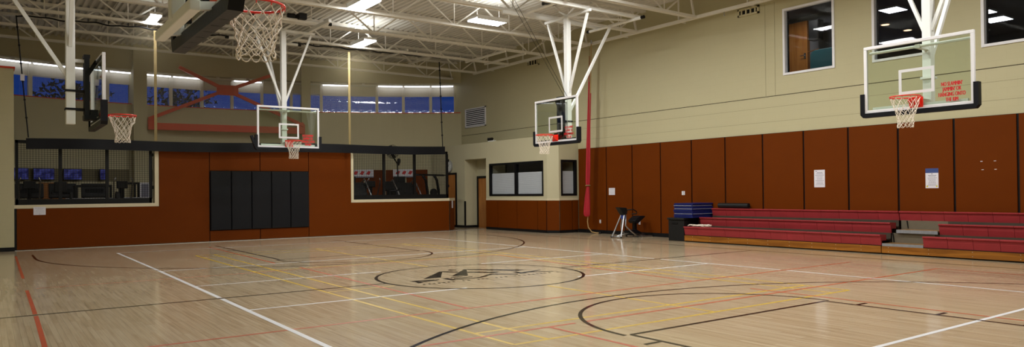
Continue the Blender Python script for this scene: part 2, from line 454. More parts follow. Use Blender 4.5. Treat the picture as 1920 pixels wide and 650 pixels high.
# ------------------------------------------------------------------ ceiling deck (corrugated, flutes run along y)
dk = MB(); x = -9.6; prof = []
while x < 11.0:
    prof += [(x, DECK), (x + .085, DECK), (x + .11, DECK + .07), (x + .175, DECK + .07)]; x += 0.2
prof.append((11.0, DECK))
for i in range(len(prof) - 1):
    (a, za), (b, zb) = prof[i], prof[i + 1]
    dk.quad((a, -14.4, za), (a, 21.7, za), (b, 21.7, zb), (b, -14.4, zb))
struct(dk.build('ceiling', M['deck']))

# ------------------------------------------------------------------ walls
# right wall with three upper windows
WINS = [(-0.86, 0.62, 4.57, 6.37), (-3.28, -1.83, 4.55, 6.37), (-5.68, -4.23, 4.52, 6.37)]
wr = MB(); T = 0.25
wr.box(W, W + T, -14.3, 17.75, 0, 4.04).box(W, W + T, -14.3, 17.75, 4.06, 4.52).box(W + .03, W + T, -14.3, 17.75, 4.04, 4.06)
ys = [-14.3, -5.68, -4.23, -3.28, -1.83, -0.86, 0.62, 17.75]
for i in range(0, 8, 2): wr.box(W, W + T, ys[i], ys[i + 1], 4.52, 6.37)
for y0, y1, z0, z1 in WINS:
    if z0 > 4.52: wr.box(W, W + T, y0, y1, 4.52, z0)
wr.box(W, W + T, -14.3, 17.75, 6.37, DECK + .08)
wr.mat(1).box(W + .012, W + .03, -14.3, 17.7, 4.04, 4.06)
wr.mat(2)
for v in (0.88, 1.18): wr.box(W - .002, W, v - .006, v + .006, 4.07, 6.62)
wr.mat(2)
for z in (3.35, 3.75): wr.box(W - .0015, W, -14, 9.1, z - .004, z + .004)
wall_right = struct(wr.build('wall_right', [M['wall'], M['joint'], M['joint_soft']]))
# back, left walls (behind / beside the camera) and the beige block at the left edge
struct(MB().box(-9.6, 10.6, -14.5, -14.3, 0, DECK + .1).build('wall_back', M['wall']))
struct(MB().box(-9.7, -9.5, -14.5, 21.6, 0, DECK + .1).build('wall_left', M['wall']))
lb = MB().box(-9.5, -6.63, 13.38, 13.9, 0, 5.06); lb.mat(1).box(-9.5, -6.6, 13.35, 13.93, 5.06, 5.11)
struct(lb.build('wall_left', [M['wall'], M['red_steel']]), 'low beige wall end at the left edge, capped in dark red', 'wall')
struct(MB().box(-9.5, -6.62, 13.36, 13.38, 0, .11).build('baseboard_left', M['black_trim']))

# curved window wall
wf = MB()
arcbox(wf, 18.2, 18.75, -28.5, 38.6, 0, 5.12)
arcbox(wf, 18.2, 18.75, -28.5, 38.6, 6.47, DECK + .1)
arcbox(wf, 18.55, 18.75, 37.0, 38.6, 5.12, 6.47)
wf.mat(1); arcbox(wf, 18.17, 18.2, -28.5, 38.0, 5.10, 5.13)
wf.mat(2); arcbox(wf, 18.19, 18.2, -28.5, -5.6, 2.06, 2.53); arcbox(wf, 18.19, 18.2, -3.3, 16, 2.06, 2.53)
wall_far = struct(wf.build('wall_far', [M['wall_far'], M['red_steel'], M['olive']]))
def column(a, w, name, label):
    mb = MB(); c = Vector(P(a, 17.88)); t = math.radians(a); tx = Vector((math.cos(t), -math.sin(t), 0)); n = Vector((math.sin(t), math.cos(t), 0))
    q = [c - tx * w / 2, c + tx * w / 2, c + tx * w / 2 + n * .9, c - tx * w / 2 + n * .9]
    mb.prism([(p.x, p.y) for p in q], lambda a, b, t: (a, b, t), 0, DECK + .05)
    return struct(mb.build(name, M['wall_far']), label, 'column')
column(-4.5, .48, 'trim_1', 'square beige column left of the red cross brace')
column(16.35, .38, 'trim_2', 'square beige column right of the red cross brace')
# ribbon windows
EDGES = [-27.2, -23.45, -19.6, -15.71, -11.79, -7.71, -4.5, -0.51, 3.19, 6.9, 10.69, 14.5, 18.5, 22.3, 26.1, 29.8, 33.65, 37.0]
LIT = [1, 1, 1, 1, 1, 1, 1, 1, .0, 1, 0, 0, 1, 0, 1, 1, 1]
for i in range(len(EDGES) - 1):
    a0, a1 = EDGES[i], EDGES[i + 1]
    ml = MB(); hw = 0.19
    arcbox(ml, 18.50, 18.66, a0 - hw, a0 + hw, 5.13, 6.47, 3); arcbox(ml, 18.55, 18.66, a1 - .04, a1 - .001, 5.13, 6.47, 3)
    arcbox(ml, 18.55, 18.66, a0 + hw, a1 - .04, 5.13, 5.16); arcbox(ml, 18.55, 18.66, a0 + hw, a1 - .04, 6.42, 6.47)
    w = struct(ml.build('window_%d' % (i + 1), M['mullion']), None, None)
    g = MB(); arcbox(g, 18.60, 18.604, a0 + hw, a1, 5.16, 6.45); g.build('pane', M['glass_win'], w)
    s = MB(); arcbox(s, 18.565, 18.572, a0 + hw + .02, a1 - .06, 5.93 + random.uniform(-.015, .015), 6.42)
    arcbox(s, 18.56, 18.576, a0 + hw + .02, a1 - .06, 5.90, 5.93); s.build('roller_shade', M['shade'], w)
ROWS = ['over the far left window bay', 'second from the left end', 'third from the left end', 'left of the side basket post', 'crossing behind the side basket post',
        'just left of the left beige column', 'just right of the left beige column', 'left of the brace top', 'unlit, behind the red brace', 'right of the brace centre',
        'unlit, behind the end basket mast', 'unlit, beside the right beige column', 'right of the right beige column', 'unlit, right of the gold strap', 'third from the right wall', 'second from the right wall', 'nearest the right wall']
for i in range(len(EDGES) - 1):
    a0, a1 = EDGES[i] + .22, EDGES[i + 1] - .1
    m = MB(); arcbox(m, 18.36, 18.42, a0, a1, 6.33, 6.37)
    root = m.build('strip_light', M['strip'] if LIT[i] else M['tube_off'])
    h = MB(); arcbox(h, 18.33, 18.45, a0 - .1, a1 + .05, 6.372, 6.41); arcbox(h, 18.37, 18.41, (a0 + a1) / 2 - .2, (a0 + a1) / 2 + .2, 6.41, 6.47); h.build('housing', M['joist'], root)
    tag(root, ('lit' if LIT[i] else 'dark') + ' strip light above the ribbon windows, ' + ROWS[i].replace('unlit, ', ''), 'strip light', 'strip lights over the ribbon windows')

# red cross brace between the two columns
br = empty('cross_brace', (0.97, 20.35, 4.1))
def bv(u): return 20.66 - (u + 2.09) * .108
ob = (0.97, 20.35, 4.1)
MB().bar((-2.05, bv(-2.05), 4.24), (4.0, bv(4.0), 4.24), .2, .27).build('beam', M['red_steel'], br, ob)
for a, b in (((-2.05, 4.52), (.66, 5.76)), ((1.1, 5.93), (2.75, 6.62)), ((-.95, 6.66), (.66, 5.91)), ((1.1, 5.72), (3.98, 4.47))):
    MB().bar((a[0], bv(a[0]), a[1]), (b[0], bv(b[0]), b[1]), .13, .13).build('diagonal', M['red_steel'], br, ob)
g = MB(); g.prism([(.46, 5.68), (.54, 5.62), (1.22, 5.62), (1.30, 5.68), (1.30, 5.98), (1.22, 6.04), (.54, 6.04), (.46, 5.98)], lambda a, b, t: (a, bv(a) + t, b), -.02, .02); g.build('gusset_plate', M['red_steel'], br, ob)
for s, u in ((1, -2.08), (-1, 4.03)):
    g = MB(); g.prism([(u, 4.1), (u + s * .25, 4.1), (u + s * .3, 4.55), (u + s * .1, 4.62), (u, 4.5)], lambda a, b, t: (a, bv(a) + t, b), -.02, .02); g.build('end_plate', M['red_steel'], br, ob)
tag(br, 'oxide red steel cross brace and beam between the beige columns', 'brace')

# ------------------------------------------------------------------ low front wall of the fitness room
lw = MB()
lw.box(-6.63, -3.02, VF, VF + .25, 0, 1.17)
lw.box(-3.02, 3.42, VF, VF + .25, 0, 3.14)
lw.box(3.42, 7.42, VF, VF + .25, 0, 1.17)
q = [(7.42, VF), (7.98, VF + .56), (7.80, VF + .74), (7.42, VF + .25)]
lw.prism(q, lambda a, b, t: (a, b, t), 0, 1.17)
struct(lw.build('wall_front', M['office']), 'low wall between the court and the fitness room', 'wall')
tr = MB()   # cream casing round the two openings
tr.box(-6.63, -2.95, VF - .05, VF + .27, 1.17, 1.27); tr.box(-3.06, -2.95, VF - .05, VF + .27, 1.27, 3.1)
struct(tr.build('trim_3', M['sill']), 'cream casing round the left mesh opening', 'trim')
tr = MB(); tr.box(3.35, 7.44, VF - .05, VF + .27, 1.17, 1.27); tr.box(3.35, 3.45, VF - .05, VF + .27, 1.27, 3.1)
tr.prism([(7.44, VF - .05), (8.05, VF + .55), (7.82, VF + .77), (7.44, VF + .27)], lambda a, b, t: (a, b, t), 1.17, 1.27)
struct(tr.build('trim_4', M['sill']), 'cream casing round the right mesh opening', 'trim')
struct(MB().box(-9.5, 9.0, VF - .14, VF - .06, 0, .012).build('trim_5', M['alu']), 'metal strip along the foot of the far panels', 'trim')
struct(MB().box(-6.63, -6.58, VF - .06, VF, 0, 1.17).build('trim_6', M['black_trim']), 'black edge strip beside the far left panel', 'trim')

PY0, PY1 = VF - .055, VF
def fpanel(poly, label, name='wall_panel', m='panel', group='rust-brown panels of the far wall', t0=PY0):
    mb = MB(); mb.prism(poly, lambda a, b, t: (a, t, b), t0, PY1); o = mb.build(name, M[m], bevel=.004)
    return tag(o, label, 'panel', group)
def rc(x0, x1, z0, z1): return [(x0, z0), (x1, z0), (x1, z1), (x0, z1)]
struct(MB().box(-1.50, 1.82, VF - .012, VF - .001, .02, 3.1).build('trim_7', M['black_trim']), 'black joint backing behind the far wall panels', 'trim')
fpanel([(-6.57, .02), (-1.475, .02), (-1.475, 3.1), (-2.94, 3.1), (-2.94, 1.165), (-6.57, 1.165)], 'long rust-brown panel under and beside the left mesh opening')
fpanel([(7.42, .02), (7.42, 1.165), (3.34, 1.165), (3.34, 3.1), (1.795, 3.1), (1.795, .02)], 'long rust-brown panel under and beside the right mesh opening')
fpanel(rc(-1.455, .118, 2.275, 3.1), 'rust-brown panel above the black pads, left of the pair')
fpanel(rc(.14, 1.775, 2.275, 3.1), 'rust-brown panel above the black pads, right of the pair')
fpanel(rc(-1.455, .118, .02, .35), 'short rust-brown panel below the black pads, left of the pair')
fpanel(rc(.14, 1.775, .02, .35), 'short rust-brown panel below the black pads, right of the pair')
mb = MB(); mb.prism([(7.43, .02), (7.95, .02), (7.95, 1.165), (7.43, 1.165)], lambda a, b, t: (a + .035 + t, VF + (a - 7.43) - .035 - t * 0 , b), 0, .002)
tag(mb.build('wall_panel', M['panel']), 'narrow rust-brown panel on the angled end of the low wall', 'panel', 'rust-brown panels of the far wall')
PADL = ['leftmost of the five black wall pads', 'black wall pad second from the left', 'middle one of the five black wall pads', 'black wall pad second from the right', 'rightmost of the five black wall pads']
for i in range(5):
    x0 = -1.455 + i * .648
    o = MB().box(x0 + .006, x0 + .642, VF - .12, VF - .056, .365, 2.265).build('wall_pad', M['black_vinyl'], bevel=.022)
    for zz in (.385, 2.245): MB().box(x0 + .01, x0 + .638, VF - .1215, VF - .1195, zz - .012, zz + .012).build('seam', M['black_trim'], o)
    tag(o, PADL[i] + ' under the end basket', 'wall pad', 'black vinyl pads under the end basket')

# mesh screens in the two openings
def screen(x0, x1, posts, label, chamfer=False):
    root = empty('mesh_screen', ((x0 + x1) / 2, VF + .12, 1.27)); off = ((x0 + x1) / 2, VF + .12, 1.27)
    y = VF + .12
    f = MB(); f.box(x0, x0 + .07, y - .03, y + .03, 1.27, 3.1); f.box(x1 - .07, x1, y - .03, y + .03, 1.27, 3.1)
    f.box(x0, x1, y - .03, y + .03, 1.27, 1.43); f.box(x0, x1, y - .03, y + .03, 3.02, 3.1); f.build('frame', M['black_metal'], root, off)
    for p in posts: MB().box(p - .045, p + .045, y - .035, y + .035, 1.4, 3.02).build('post', M['black_metal'], root, off)
    w = MB(); x = x0 + .07
    while x < x1 - .07: w.box(x - .004, x + .004, y - .004, y + .004, 1.4, 3.02); x += .07
    z = 1.45
    while z < 3.02: w.box(x0 + .07, x1 - .07, y - .0035, y + .0035, z - .0035, z + .0035); z += .06
    w.build('wire_mesh', M['black_metal'], root, off)
    if chamfer:
        c = MB(); a = Vector((7.46, VF + .12, 0)); b = Vector((7.92, VF + .48, 0))
        for q in (a, b): c.box(q.x - .035, q.x + .035, q.y - .035, q.y + .035, 1.27, 3.1)
        for zz in (1.33, 3.06): c.bar((a.x, a.y, zz), (b.x, b.y, zz), .06, .1)
        for k in range(1, 8):
            q = a.lerp(b, k / 8); c.box(q.x - .004, q.x + .004, q.y - .004, q.y + .004, 1.38, 3.02)
        z = 1.45
        while z < 3.02: c.bar((a.x, a.y, z), (b.x, b.y, z), .007); z += .06
        c.build('angled_end', M['black_metal'], root, off)
    else:
        c = MB()
        for z in (1.75, 2.75): c.box(x1 + .0, x1 + .05, y - .05, y - .01, z - .05, z + .05)
        c.box(x1 + .0, x1 + .015, y - .04, y - .02, 1.4, 3.0); c.build('hinge', M['black_metal'], root, off)
    return tag(root, label, 'screen')
screen(-6.6, -3.12, (-5.52, -4.33), 'black wire mesh screen in the left opening of the low wall')
screen(3.47, 7.46, (4.72, 6.0), 'black wire mesh screen in the right opening, with angled end')

# ------------------------------------------------------------------ divider net
NY = 13.27
net = empty('divider_net', (0.3, NY, 2.87)); no = (0.3, NY, 2.87)
def topz(x): return 6.52 + .012 * (x + 6.5) + .02 * math.sin(x * 5.1) + .012 * math.sin(x * 11)
def bandz(x): return 3.12 + .02 * math.sin(x * .9) + .012 * (x + 6) * .9
def bandy(x): return NY - .06 + .03 * math.sin(x * 1.6) + .012 * math.sin(x * 4.1)
def sidex(z, s): return (-6.57 + (6.5 - z) * .08) if s < 0 else (6.9 + (6.5 - z) * .035)
n = MB(); x = -6.5; c = .0007
while x < 7.0:
    zt = topz(x); zb = bandz(x) - .02; n.quad((x - c, NY, zb), (x + c, NY, zb), (x + c, NY, zt), (x - c, NY, zt)); x += .036
z = 3.1
while z < 6.6:
    x0, x1 = sidex(z, -1), sidex(z, 1); n.quad((x0, NY + .001, z - c), (x1, NY + .001, z - c), (x1, NY + .001, z + c), (x0, NY + .001, z + c)); z += .036
n.build('netting', M['net'], net, no)
h = MB(); k = 90; x0, x1 = -6.36, 7.06
for i in range(k):
    a = x0 + (x1 - x0) * i / k; b = x0 + (x1 - x0) * (i + 1) / k
    dz = .30
    for (s, e) in ((a, b),):
        ya, yb = bandy(s), bandy(e); za, zb = bandz(s), bandz(e)
        vs = [(s, ya - .012, za - dz), (e, yb - .012, zb - dz), (e, yb - .012, zb), (s, ya - .012, za), (s, ya + .012, za - dz), (e, yb + .012, zb - dz), (e, yb + .012, zb), (s, ya + .012, za)]
        h.add(vs, [(0, 1, 2, 3), (5, 4, 7, 6), (3, 2, 6, 7), (1, 0, 4, 5)])
h.add([(x0, bandy(x0) - .012, bandz(x0) - .3), (x0, bandy(x0) - .012, bandz(x0)), (x0, bandy(x0) + .012, bandz(x0)), (x0, bandy(x0) + .012, bandz(x0) - .3)], [(0, 1, 2, 3)])
h.build('hem_band', M['black_vinyl'], net, no)
MB().tube([(x0 + (x1 - x0 - .1) * i / 160 - .2 * (1 - i / 160), NY, topz(x0 + (x1 - x0) * i / 160)) for i in range(161)], .022, 6).build('top_cord', M['black_trim'], net, no)
for s in (-1, 1):
    e = MB(); e.tube([(sidex(z, s), NY - .01, z) for z in (6.52, 5.5, 4.5, 3.9, 3.15)], .018, 6)
    for zz in (6.2, 5.7, 5.2, 4.7, 4.2, 3.7): e.box(sidex(zz, s) - .026, sidex(zz, s) + .026, NY - .04, NY + .02, zz - .02, zz + .02)
    e.build('edge_cord', M['black_trim'], net, no)
MB().box(sidex(4.8, -1) - .05, sidex(4.8, -1) + .05, NY - .05, NY - .035, 4.72, 4.9).build('tag', M['paper'], net, no)
for x in (-3.07, 3.2):
    s = MB().box(x - .04, x + .04, NY - .03, NY - .024, 3.12, 6.52); s.build('strap', M['strap'], net, no)
cl = MB()
for i in range(26): q = -6.4 + i * .52; cl.box(q - .008, q + .008, NY - .008, NY + .008, topz(q), topz(q) + .11)
cl.build('hanger_clips', M['black_trim'], net, no)
tag(net, 'cream divider net with black hem band and gold straps before the far wall', 'net')

# ------------------------------------------------------------------ office block on the right
U0 = 9.1; OH = 3.48; RB = 9.72
of = MB()
def uface(y0, y1, z0, z1, t=.2): of.box(U0, U0 + t, y0, y1, z0, z1)
uface(9.45, 13.39, 0, 1.33); uface(9.45, 13.39, 2.62, OH); uface(9.45, 9.66, 1.33, 2.62); uface(13.16, 13.39, 1.33, 2.62)
uface(13.39, 15.0, 2.86, OH); of.box(RB, RB + .2, 13.39, 15.0, 0, 2.86); of.box(U0 + .2, RB + .2, 13.19, 13.39, 0, OH)
of.box(U0, W, 15.0, 17.75, 0, OH); of.box(U0 + .2, RB + .2, 13.39, 15.0, 2.86, OH)
of.prism([(U0, 9.45), (9.38, 9.12), (9.56, 9.3), (9.3, 9.55)], lambda a, b, t: (a, b, t), 0, OH)
of.box(9.38, 9.47, 9.12, 9.32, 1.33, 2.63); of.box(10.22, W, 9.12, 9.32, 1.33, 2.63); of.box(9.38, W, 9.12, 9.32, 0, 1.33); of.box(9.38, W, 9.12, 9.32, 2.63, OH)
of.prism([(U0, 9.45), (9.38, 9.12), (W, 9.12), (W, 17.75), (U0, 17.75)], lambda a, b, t: (a, b, t), OH, OH + .03)
struct(of.build('wall_office', M['office']), 'pale beige single storey office wall in the far right corner', 'wall')
t = MB(); t.box(U0 - .03, U0 + .01, 9.44, 13.36, 1.17, 1.235); t.box(9.37, W, 9.09, 9.13, 1.17, 1.235)
t.prism([(U0 - .03, 9.44), (9.37, 9.09), (9.4, 9.14), (U0 + .01, 9.46)], lambda a, b, t: (a, b, t), 1.17, 1.235)
struct(t.build('trim_8', M['sill']), 'cream rail over the office panels', 'trim')
t = MB(); t.box(U0 - .03, U0 - .001, 9.45, 13.38, 0, .1); t.box(9.38, W - .07, 9.09, 9.119, 0, .1); t.prism([(U0 - .03, 9.44), (9.37, 9.09), (9.38, 9.12), (U0, 9.45)], lambda a, b, t: (a, b, t), 0, .1)
t.box(U0 - .02, U0 - .001, 15.0, 17.4, 0, .1); t.box(U0, RB, 14.975, 14.999, 0, .1)
struct(t.build('baseboard_office', M['black_trim']), 'black base along the office wall', 'baseboard')
struct(MB().box(U0 - .012, U0 - .001, 9.46, 13.37, .1, 1.17).box(9.4, W - .02, 9.108, 9.119, .1, 1.17).build('trim_9', M['black_trim']), 'black joint backing behind the office panels', 'trim')
OL = ['narrow rust-brown office panel beside the corner, under the window', 'rust-brown office panel second from the corner', 'rust-brown office panel under the middle of the window', 'rust-brown office panel next to the recessed doorway']
oe = [9.47, 9.98, 11.25, 12.53, 13.37]
for i in range(4):
    o = MB().box(U0 - .04, U0 - .012, oe[i] + .015, oe[i + 1] - .015, .1, 1.165).build('wall_panel', M['panel'], bevel=.003)
    tag(o, OL[i], 'panel', 'rust-brown panels of the office')
o = MB(); o.prism([(U0 - .032, 9.435), (9.362, 9.088), (9.385, 9.11), (U0, 9.45)], lambda a, b, t: (a, b, t), .1, 1.165)
tag(o.build('wall_panel', M['panel']), 'rust-brown panel on the angled corner of the office', 'panel', 'rust-brown panels of the office')
for (a, b), l in zip(((9.41, 9.95), (9.98, W - .05)), ('rust-brown office panel under the single window', 'narrow rust-brown office panel against the red cloth')):
    tag(MB().box(a, b, 9.08, 9.108, .1, 1.165).build('wall_panel', M['panel'], bevel=.003), l, 'panel', 'rust-brown panels of the office')
# office windows with blinds
def office_window(idx, fn, w, z0, z1, mids, label):
    # fn(s, d, z): s along the wall 0..w, d outwards
    def bx(mb, s0, s1, d0, d1, a, b):
        ps = [fn(s, d, z) for z in (a, b) for d in (d0, d1) for s in (s0, s1)]
        mb.add(ps, [(0, 2, 3, 1), (4, 5, 7, 6), (0, 1, 5, 4), (2, 6, 7, 3), (0, 4, 6, 2), (1, 3, 7, 5)])
    f = MB(); b = .075
    bx(f, 0, w, -.12, .012, z0, z0 + b); bx(f, 0, w, -.12, .012, z1 - b, z1); bx(f, 0, b, -.12, .012, z0 + b, z1 - b); bx(f, w - b, w, -.12, .012, z0 + b, z1 - b)
    for m in mids: bx(f, m - .055, m + .055, -.12, .012, z0 + b, z1 - b)
    root = struct(f.build('window_%d' % idx, M['black_metal']), label, 'window')
    es = [b] + [x for m in mids for x in (m - .055, m + .055)] + [w - b]
    for k in range(0, len(es), 2):
        g = MB(); bx(g, es[k], es[k + 1], -.05, -.045, z0 + b, z1 - b); g.build('pane', M['glass_win'], root)
        s = MB(); z = z0 + b + .01
        while z < z1 - .42:
            s.add([fn(es[k] + .02, -.075, z), fn(es[k + 1] - .02, -.075, z), fn(es[k + 1] - .02, -.09, z + .022), fn(es[k] + .02, -.09, z + .022)], [(0, 1, 2, 3)])
            s.add([fn(es[k] + .02, -.09, z + .022), fn(es[k + 1] - .02, -.09, z + .022), fn(es[k + 1] - .02, -.08, z + .027), fn(es[k] + .02, -.08, z + .027)], [(0, 1, 2, 3)])
            z += .027
        s.build('blind', M['blind'], root)
    k = MB(); bx(k, -.0, w, -.9, -.88, z0 - .1, z1 + .3); k.build('room_back', M['dark_room'], root)
    return root
office_window(30, lambda s, d, z: (U0 - d, 9.66 + s, z), 3.5, 1.33, 2.62, (1.72,), 'black framed double office window with lowered blinds')
office_window(31, lambda s, d, z: (9.47 + s, 9.12 - d, z), .75, 1.33, 2.63, (), 'black framed single office window with a lowered blind')
d = MB(); d.box(RB - .03, RB, 13.92, 14.86, 0, 2.08)
dr = struct(d.build('door_1', M['door']), 'honey wood door in the recessed doorway', 'door')
fr = MB(); fr.box(RB - .06, RB - .001, 14.86, 14.95, 0, 2.17); fr.box(RB - .06, RB - .001, 13.83, 13.92, 0, 2.17); fr.box(RB - .06, RB - .001, 13.92, 14.86, 2.08, 2.17); fr.build('door_frame', M['black_metal'], dr)
MB().tube([(RB - .03, 14.0, 1.0), (RB - .09, 14.0, 1.0), (RB - .09, 14.12, 1.0)], .01, 6).build('door_handle', M['chrome'], dr)
tag(MB().box(U0 - .03, U0 + .03, 14.97, 15.03, 0, 1.12).build('corner_guard', M['black_metal'], bevel=.004), 'black corner guard at the edge of the recessed doorway', 'corner guard')
el = MB().box(9.27, 9.42, 13.1, 13.5, 3.511, 3.57).build('emergency_light', M['steel'], bevel=.01)
for y in (13.17, 13.30, 13.43):
    MB().lathe([(.015, 0), (.055, -.05), (.06, -.09), (.05, -.095)], (9.33, y, 3.63), 12, 'x').build('lamp_head', M['black_metal'], el)
    MB().box(9.33, 9.345, y - .01, y + .01, 3.565, 3.62).build('bracket', M['steel'], el)
tag(el, 'small emergency light with three heads on the office roof edge', 'light')
# second wood door further along the office wall, and the clock above it
d2 = struct(MB().box(U0 - .02, U0 - .001, 15.72, 16.32, 0, 2.26).build('door_2', M['door']), 'wood door in the side hallway beyond the recessed doorway', 'door')
f2 = MB(); f2.box(U0 - .04, U0 - .001, 15.64, 15.72, 0, 2.34); f2.box(U0 - .04, U0 - .001, 16.32, 16.4, 0, 2.34); f2.box(U0 - .04, U0 - .001, 15.72, 16.32, 2.26, 2.34); f2.build('door_frame', M['black_metal'], d2)
MB().tube([(U0 - .02, 15.8, 1.0), (U0 - .08, 15.8, 1.0), (U0 - .08, 15.92, 1.0)], .01, 6).build('door_handle', M['chrome'], d2)

# louvre grille and ceiling-height vents on the right wall
def vent(y0, y1, z0, z1, slats, label, vertical=False):
    f = MB(); b = .05
    f.box(W - .05, W - .001, y0, y1, z0, z0 + b).box(W - .05, W - .001, y0, y1, z1 - b, z1).box(W - .05, W - .001, y0, y0 + b, z0, z1).box(W - .05, W - .001, y1 - b, y1, z0, z1)
    r = f.build('vent_grille', M['board_frame'] if not vertical else M['wall_far'])
    k = MB(); k.box(W - .012, W - .002, y0 + b, y1 - b, z0 + b, z1 - b); k.build('duct_opening', M['black_trim'], r)
    s = MB()
    for i in range(slats):
        if vertical:
            y = y0 + b + (y1 - y0 - 2 * b) * (i + .5) / slats; s.box(W - .045, W - .012, y - .02, y + .02, z0 + b, z1 - b)
        else:
            z = z0 + b + (z1 - z0 - 2 * b) * (i + .5) / slats
            s.add([(W - .045, y0 + b, z - .03), (W - .045, y1 - b, z - .03), (W - .013, y1 - b, z + .02), (W - .013, y0 + b, z + .02)], [(0, 1, 2, 3)])
    s.build('slats', M['board_frame'] if not vertical else M['wall_far'], r)
    return tag(r, label, 'vent')
vent(15.13, 16.78, 4.37, 5.22, 9, 'large white louvred vent high on the wall beside the office roof')
vent(1.35, 2.05, 6.42, 6.64, 4, 'small beige vent just left of the first upper window', True)
vent(11.35, 12.12, 6.45, 6.72, 4, 'small beige vent above the far right corner basket', True)

# ------------------------------------------------------------------ right wall panels
struct(MB().box(W - .02, W - .001, -8.6, 9.08, .1, 3.03).build('trim_10', M['black_trim']), 'black joint backing behind the right wall panels', 'trim')
struct(MB().box(W - .065, W - .02, -8.6, 9.08, 0, .12).build('baseboard_right', M['black_trim']), 'black base along the right wall', 'baseboard')
ES = [9.07, 7.58, 6.33, 5.07, 3.8, 2.55, 1.28, .03, -1.2, -2.43, -3.66, -4.9, -6.12, -7.35]
RL = ['rust-brown wall panel behind the hanging red cloth', 'rust-brown wall panel with the small square notice', 'rust-brown wall panel behind the stretching machine seat', 'rust-brown wall panel left of the blue mats, with a switch plate',
      'rust-brown wall panel behind the blue mats', 'rust-brown wall panel above the black foam roll', 'plain rust-brown wall panel right of the foam roll', 'rust-brown wall panel with the tall white notice',
      'plain rust-brown wall panel between the two tall notices', 'rust-brown wall panel with the blue-topped poster', 'rust-brown wall panel with four tiny screw marks', 'rust-brown wall panel at the right edge of the picture',
      'rust-brown wall panel past the right edge of the picture']
for i in range(12):
    o = MB().box(W - .055, W - .02, ES[i + 1] + .024, ES[i] - .024, .12, 3.02).build('wall_panel', M['panel'], bevel=.004)
    tag(o, RL[i], 'panel', 'rust-brown panels along the right wall')
    if i == 10:
        for (y, z) in ((-4.21, 2.05), (-4.47, 2.05), (-4.23, 1.87), (-4.48, 1.87)):
            MB().box(W - .058, W - .0545, y - .022, y + .022, z - .006, z + .006).build('screw_mark', M['paper'], o)
def paper(fn, w, h, label, name='notice', rows=7, poster=False, logo=True):
    def bx(mb, a0, a1, b0, b1, t0, t1):
        ps = [fn(a, b, t) for t in (t0, t1) for b in (b0, b1) for a in (a0, a1)]
        mb.add(ps, [(0, 2, 3, 1), (4, 5, 7, 6), (0, 1, 5, 4), (2, 6, 7, 3), (0, 4, 6, 2), (1, 3, 7, 5)])
    p = MB(); bx(p, 0, w, 0, h, 0, .003); r = p.build(name, M['paper'])
    k = MB(); top = h * (.66 if poster else .86)
    for i in range(rows):
        z = top - i * (top - h * .08) / rows; ln = w * random.uniform(.45, .8); th = h * (.022 if i else .034); x = w / 2 - ln / 2
        while x < w / 2 + ln / 2:
            e = x + w * random.uniform(.05, .13); bx(k, x, min(e, w / 2 + ln / 2 + .01), z - th, z, .003, .0038); x = e + w * .025
    if logo:
        zz = h * (.70 if poster else (.9 if rows > 5 else .08)); xx = w * (.5 if poster or rows <= 5 else .2)
        k.add([fn(xx - w * .1, zz, .0038), fn(xx + w * .1, zz, .0038), fn(xx, zz + h * .05, .0038)], [(0, 1, 2)])
    k.build('print', M['ink'], r)
    if poster:
        b = MB(); bx(b, 0, w, h * .77, h, .003, .004); b.build('blue_banner', M['ink_blue'], r)
        y = MB()
        for c in (.13, .87): y.add([fn(w * c + w * .07 * math.cos(t * PI / 6), h * .09 + w * .07 * math.sin(t * PI / 6), .004) for t in range(12)], [tuple(range(12))])
        y.build('yellow_dots', M['ink_yellow'], r)
    return tag(r, label, 'notice' if not poster else 'poster')
XW = W - .0545
paper(lambda a, b, t: (XW - t, -.27 - a, 1.53 + b), .30, .45, 'tall white printed notice on the right wall panels', rows=10)
paper(lambda a, b, t: (XW - t, -3.045 - a, 1.48 + b), .28, .45, 'white poster with a blue banner on the right wall panels', 'poster', 9, True)
paper(lambda a, b, t: (XW - t, 7.46 - a, 1.35 + b), .30, .24, 'small square white notice beside the hanging red cloth', rows=5, logo=False)
paper(lambda a, b, t: (-6.18 + a, VF - .0545 - t, .985 + b), .29, .225, 'white notice hung on the sill of the left mesh opening', rows=5)
paper(lambda a, b, t: (7.60 + .707 * a + .045 + .7 * t, VF + .17 + .707 * a - .045 - .7 * t, .88 + b), .2, .29, 'small white notice on the angled end of the low wall', rows=6, logo=False)
def plate(y, z, label, w=.075, h=.12):
    o = MB().box(XW - .008, XW, y - w / 2, y + w / 2, z - h / 2, z + h / 2).build('wall_plate', M['board_frame'], bevel=.002)
    for s in (-.028, .028): MB().box(XW - .0095, XW - .008, y - .014, y + .014, z + s - .014, z + s + .014).build('socket', M['ink'], o)
    tag(o, label, 'outlet')
plate(7.91, .42, 'wall outlet low on the panel right of the red cloth'); plate(6.01, .43, 'wall outlet low behind the stretching machine'); plate(4.13, 1.4, 'square switch plate above the storage bin', .12, .12)

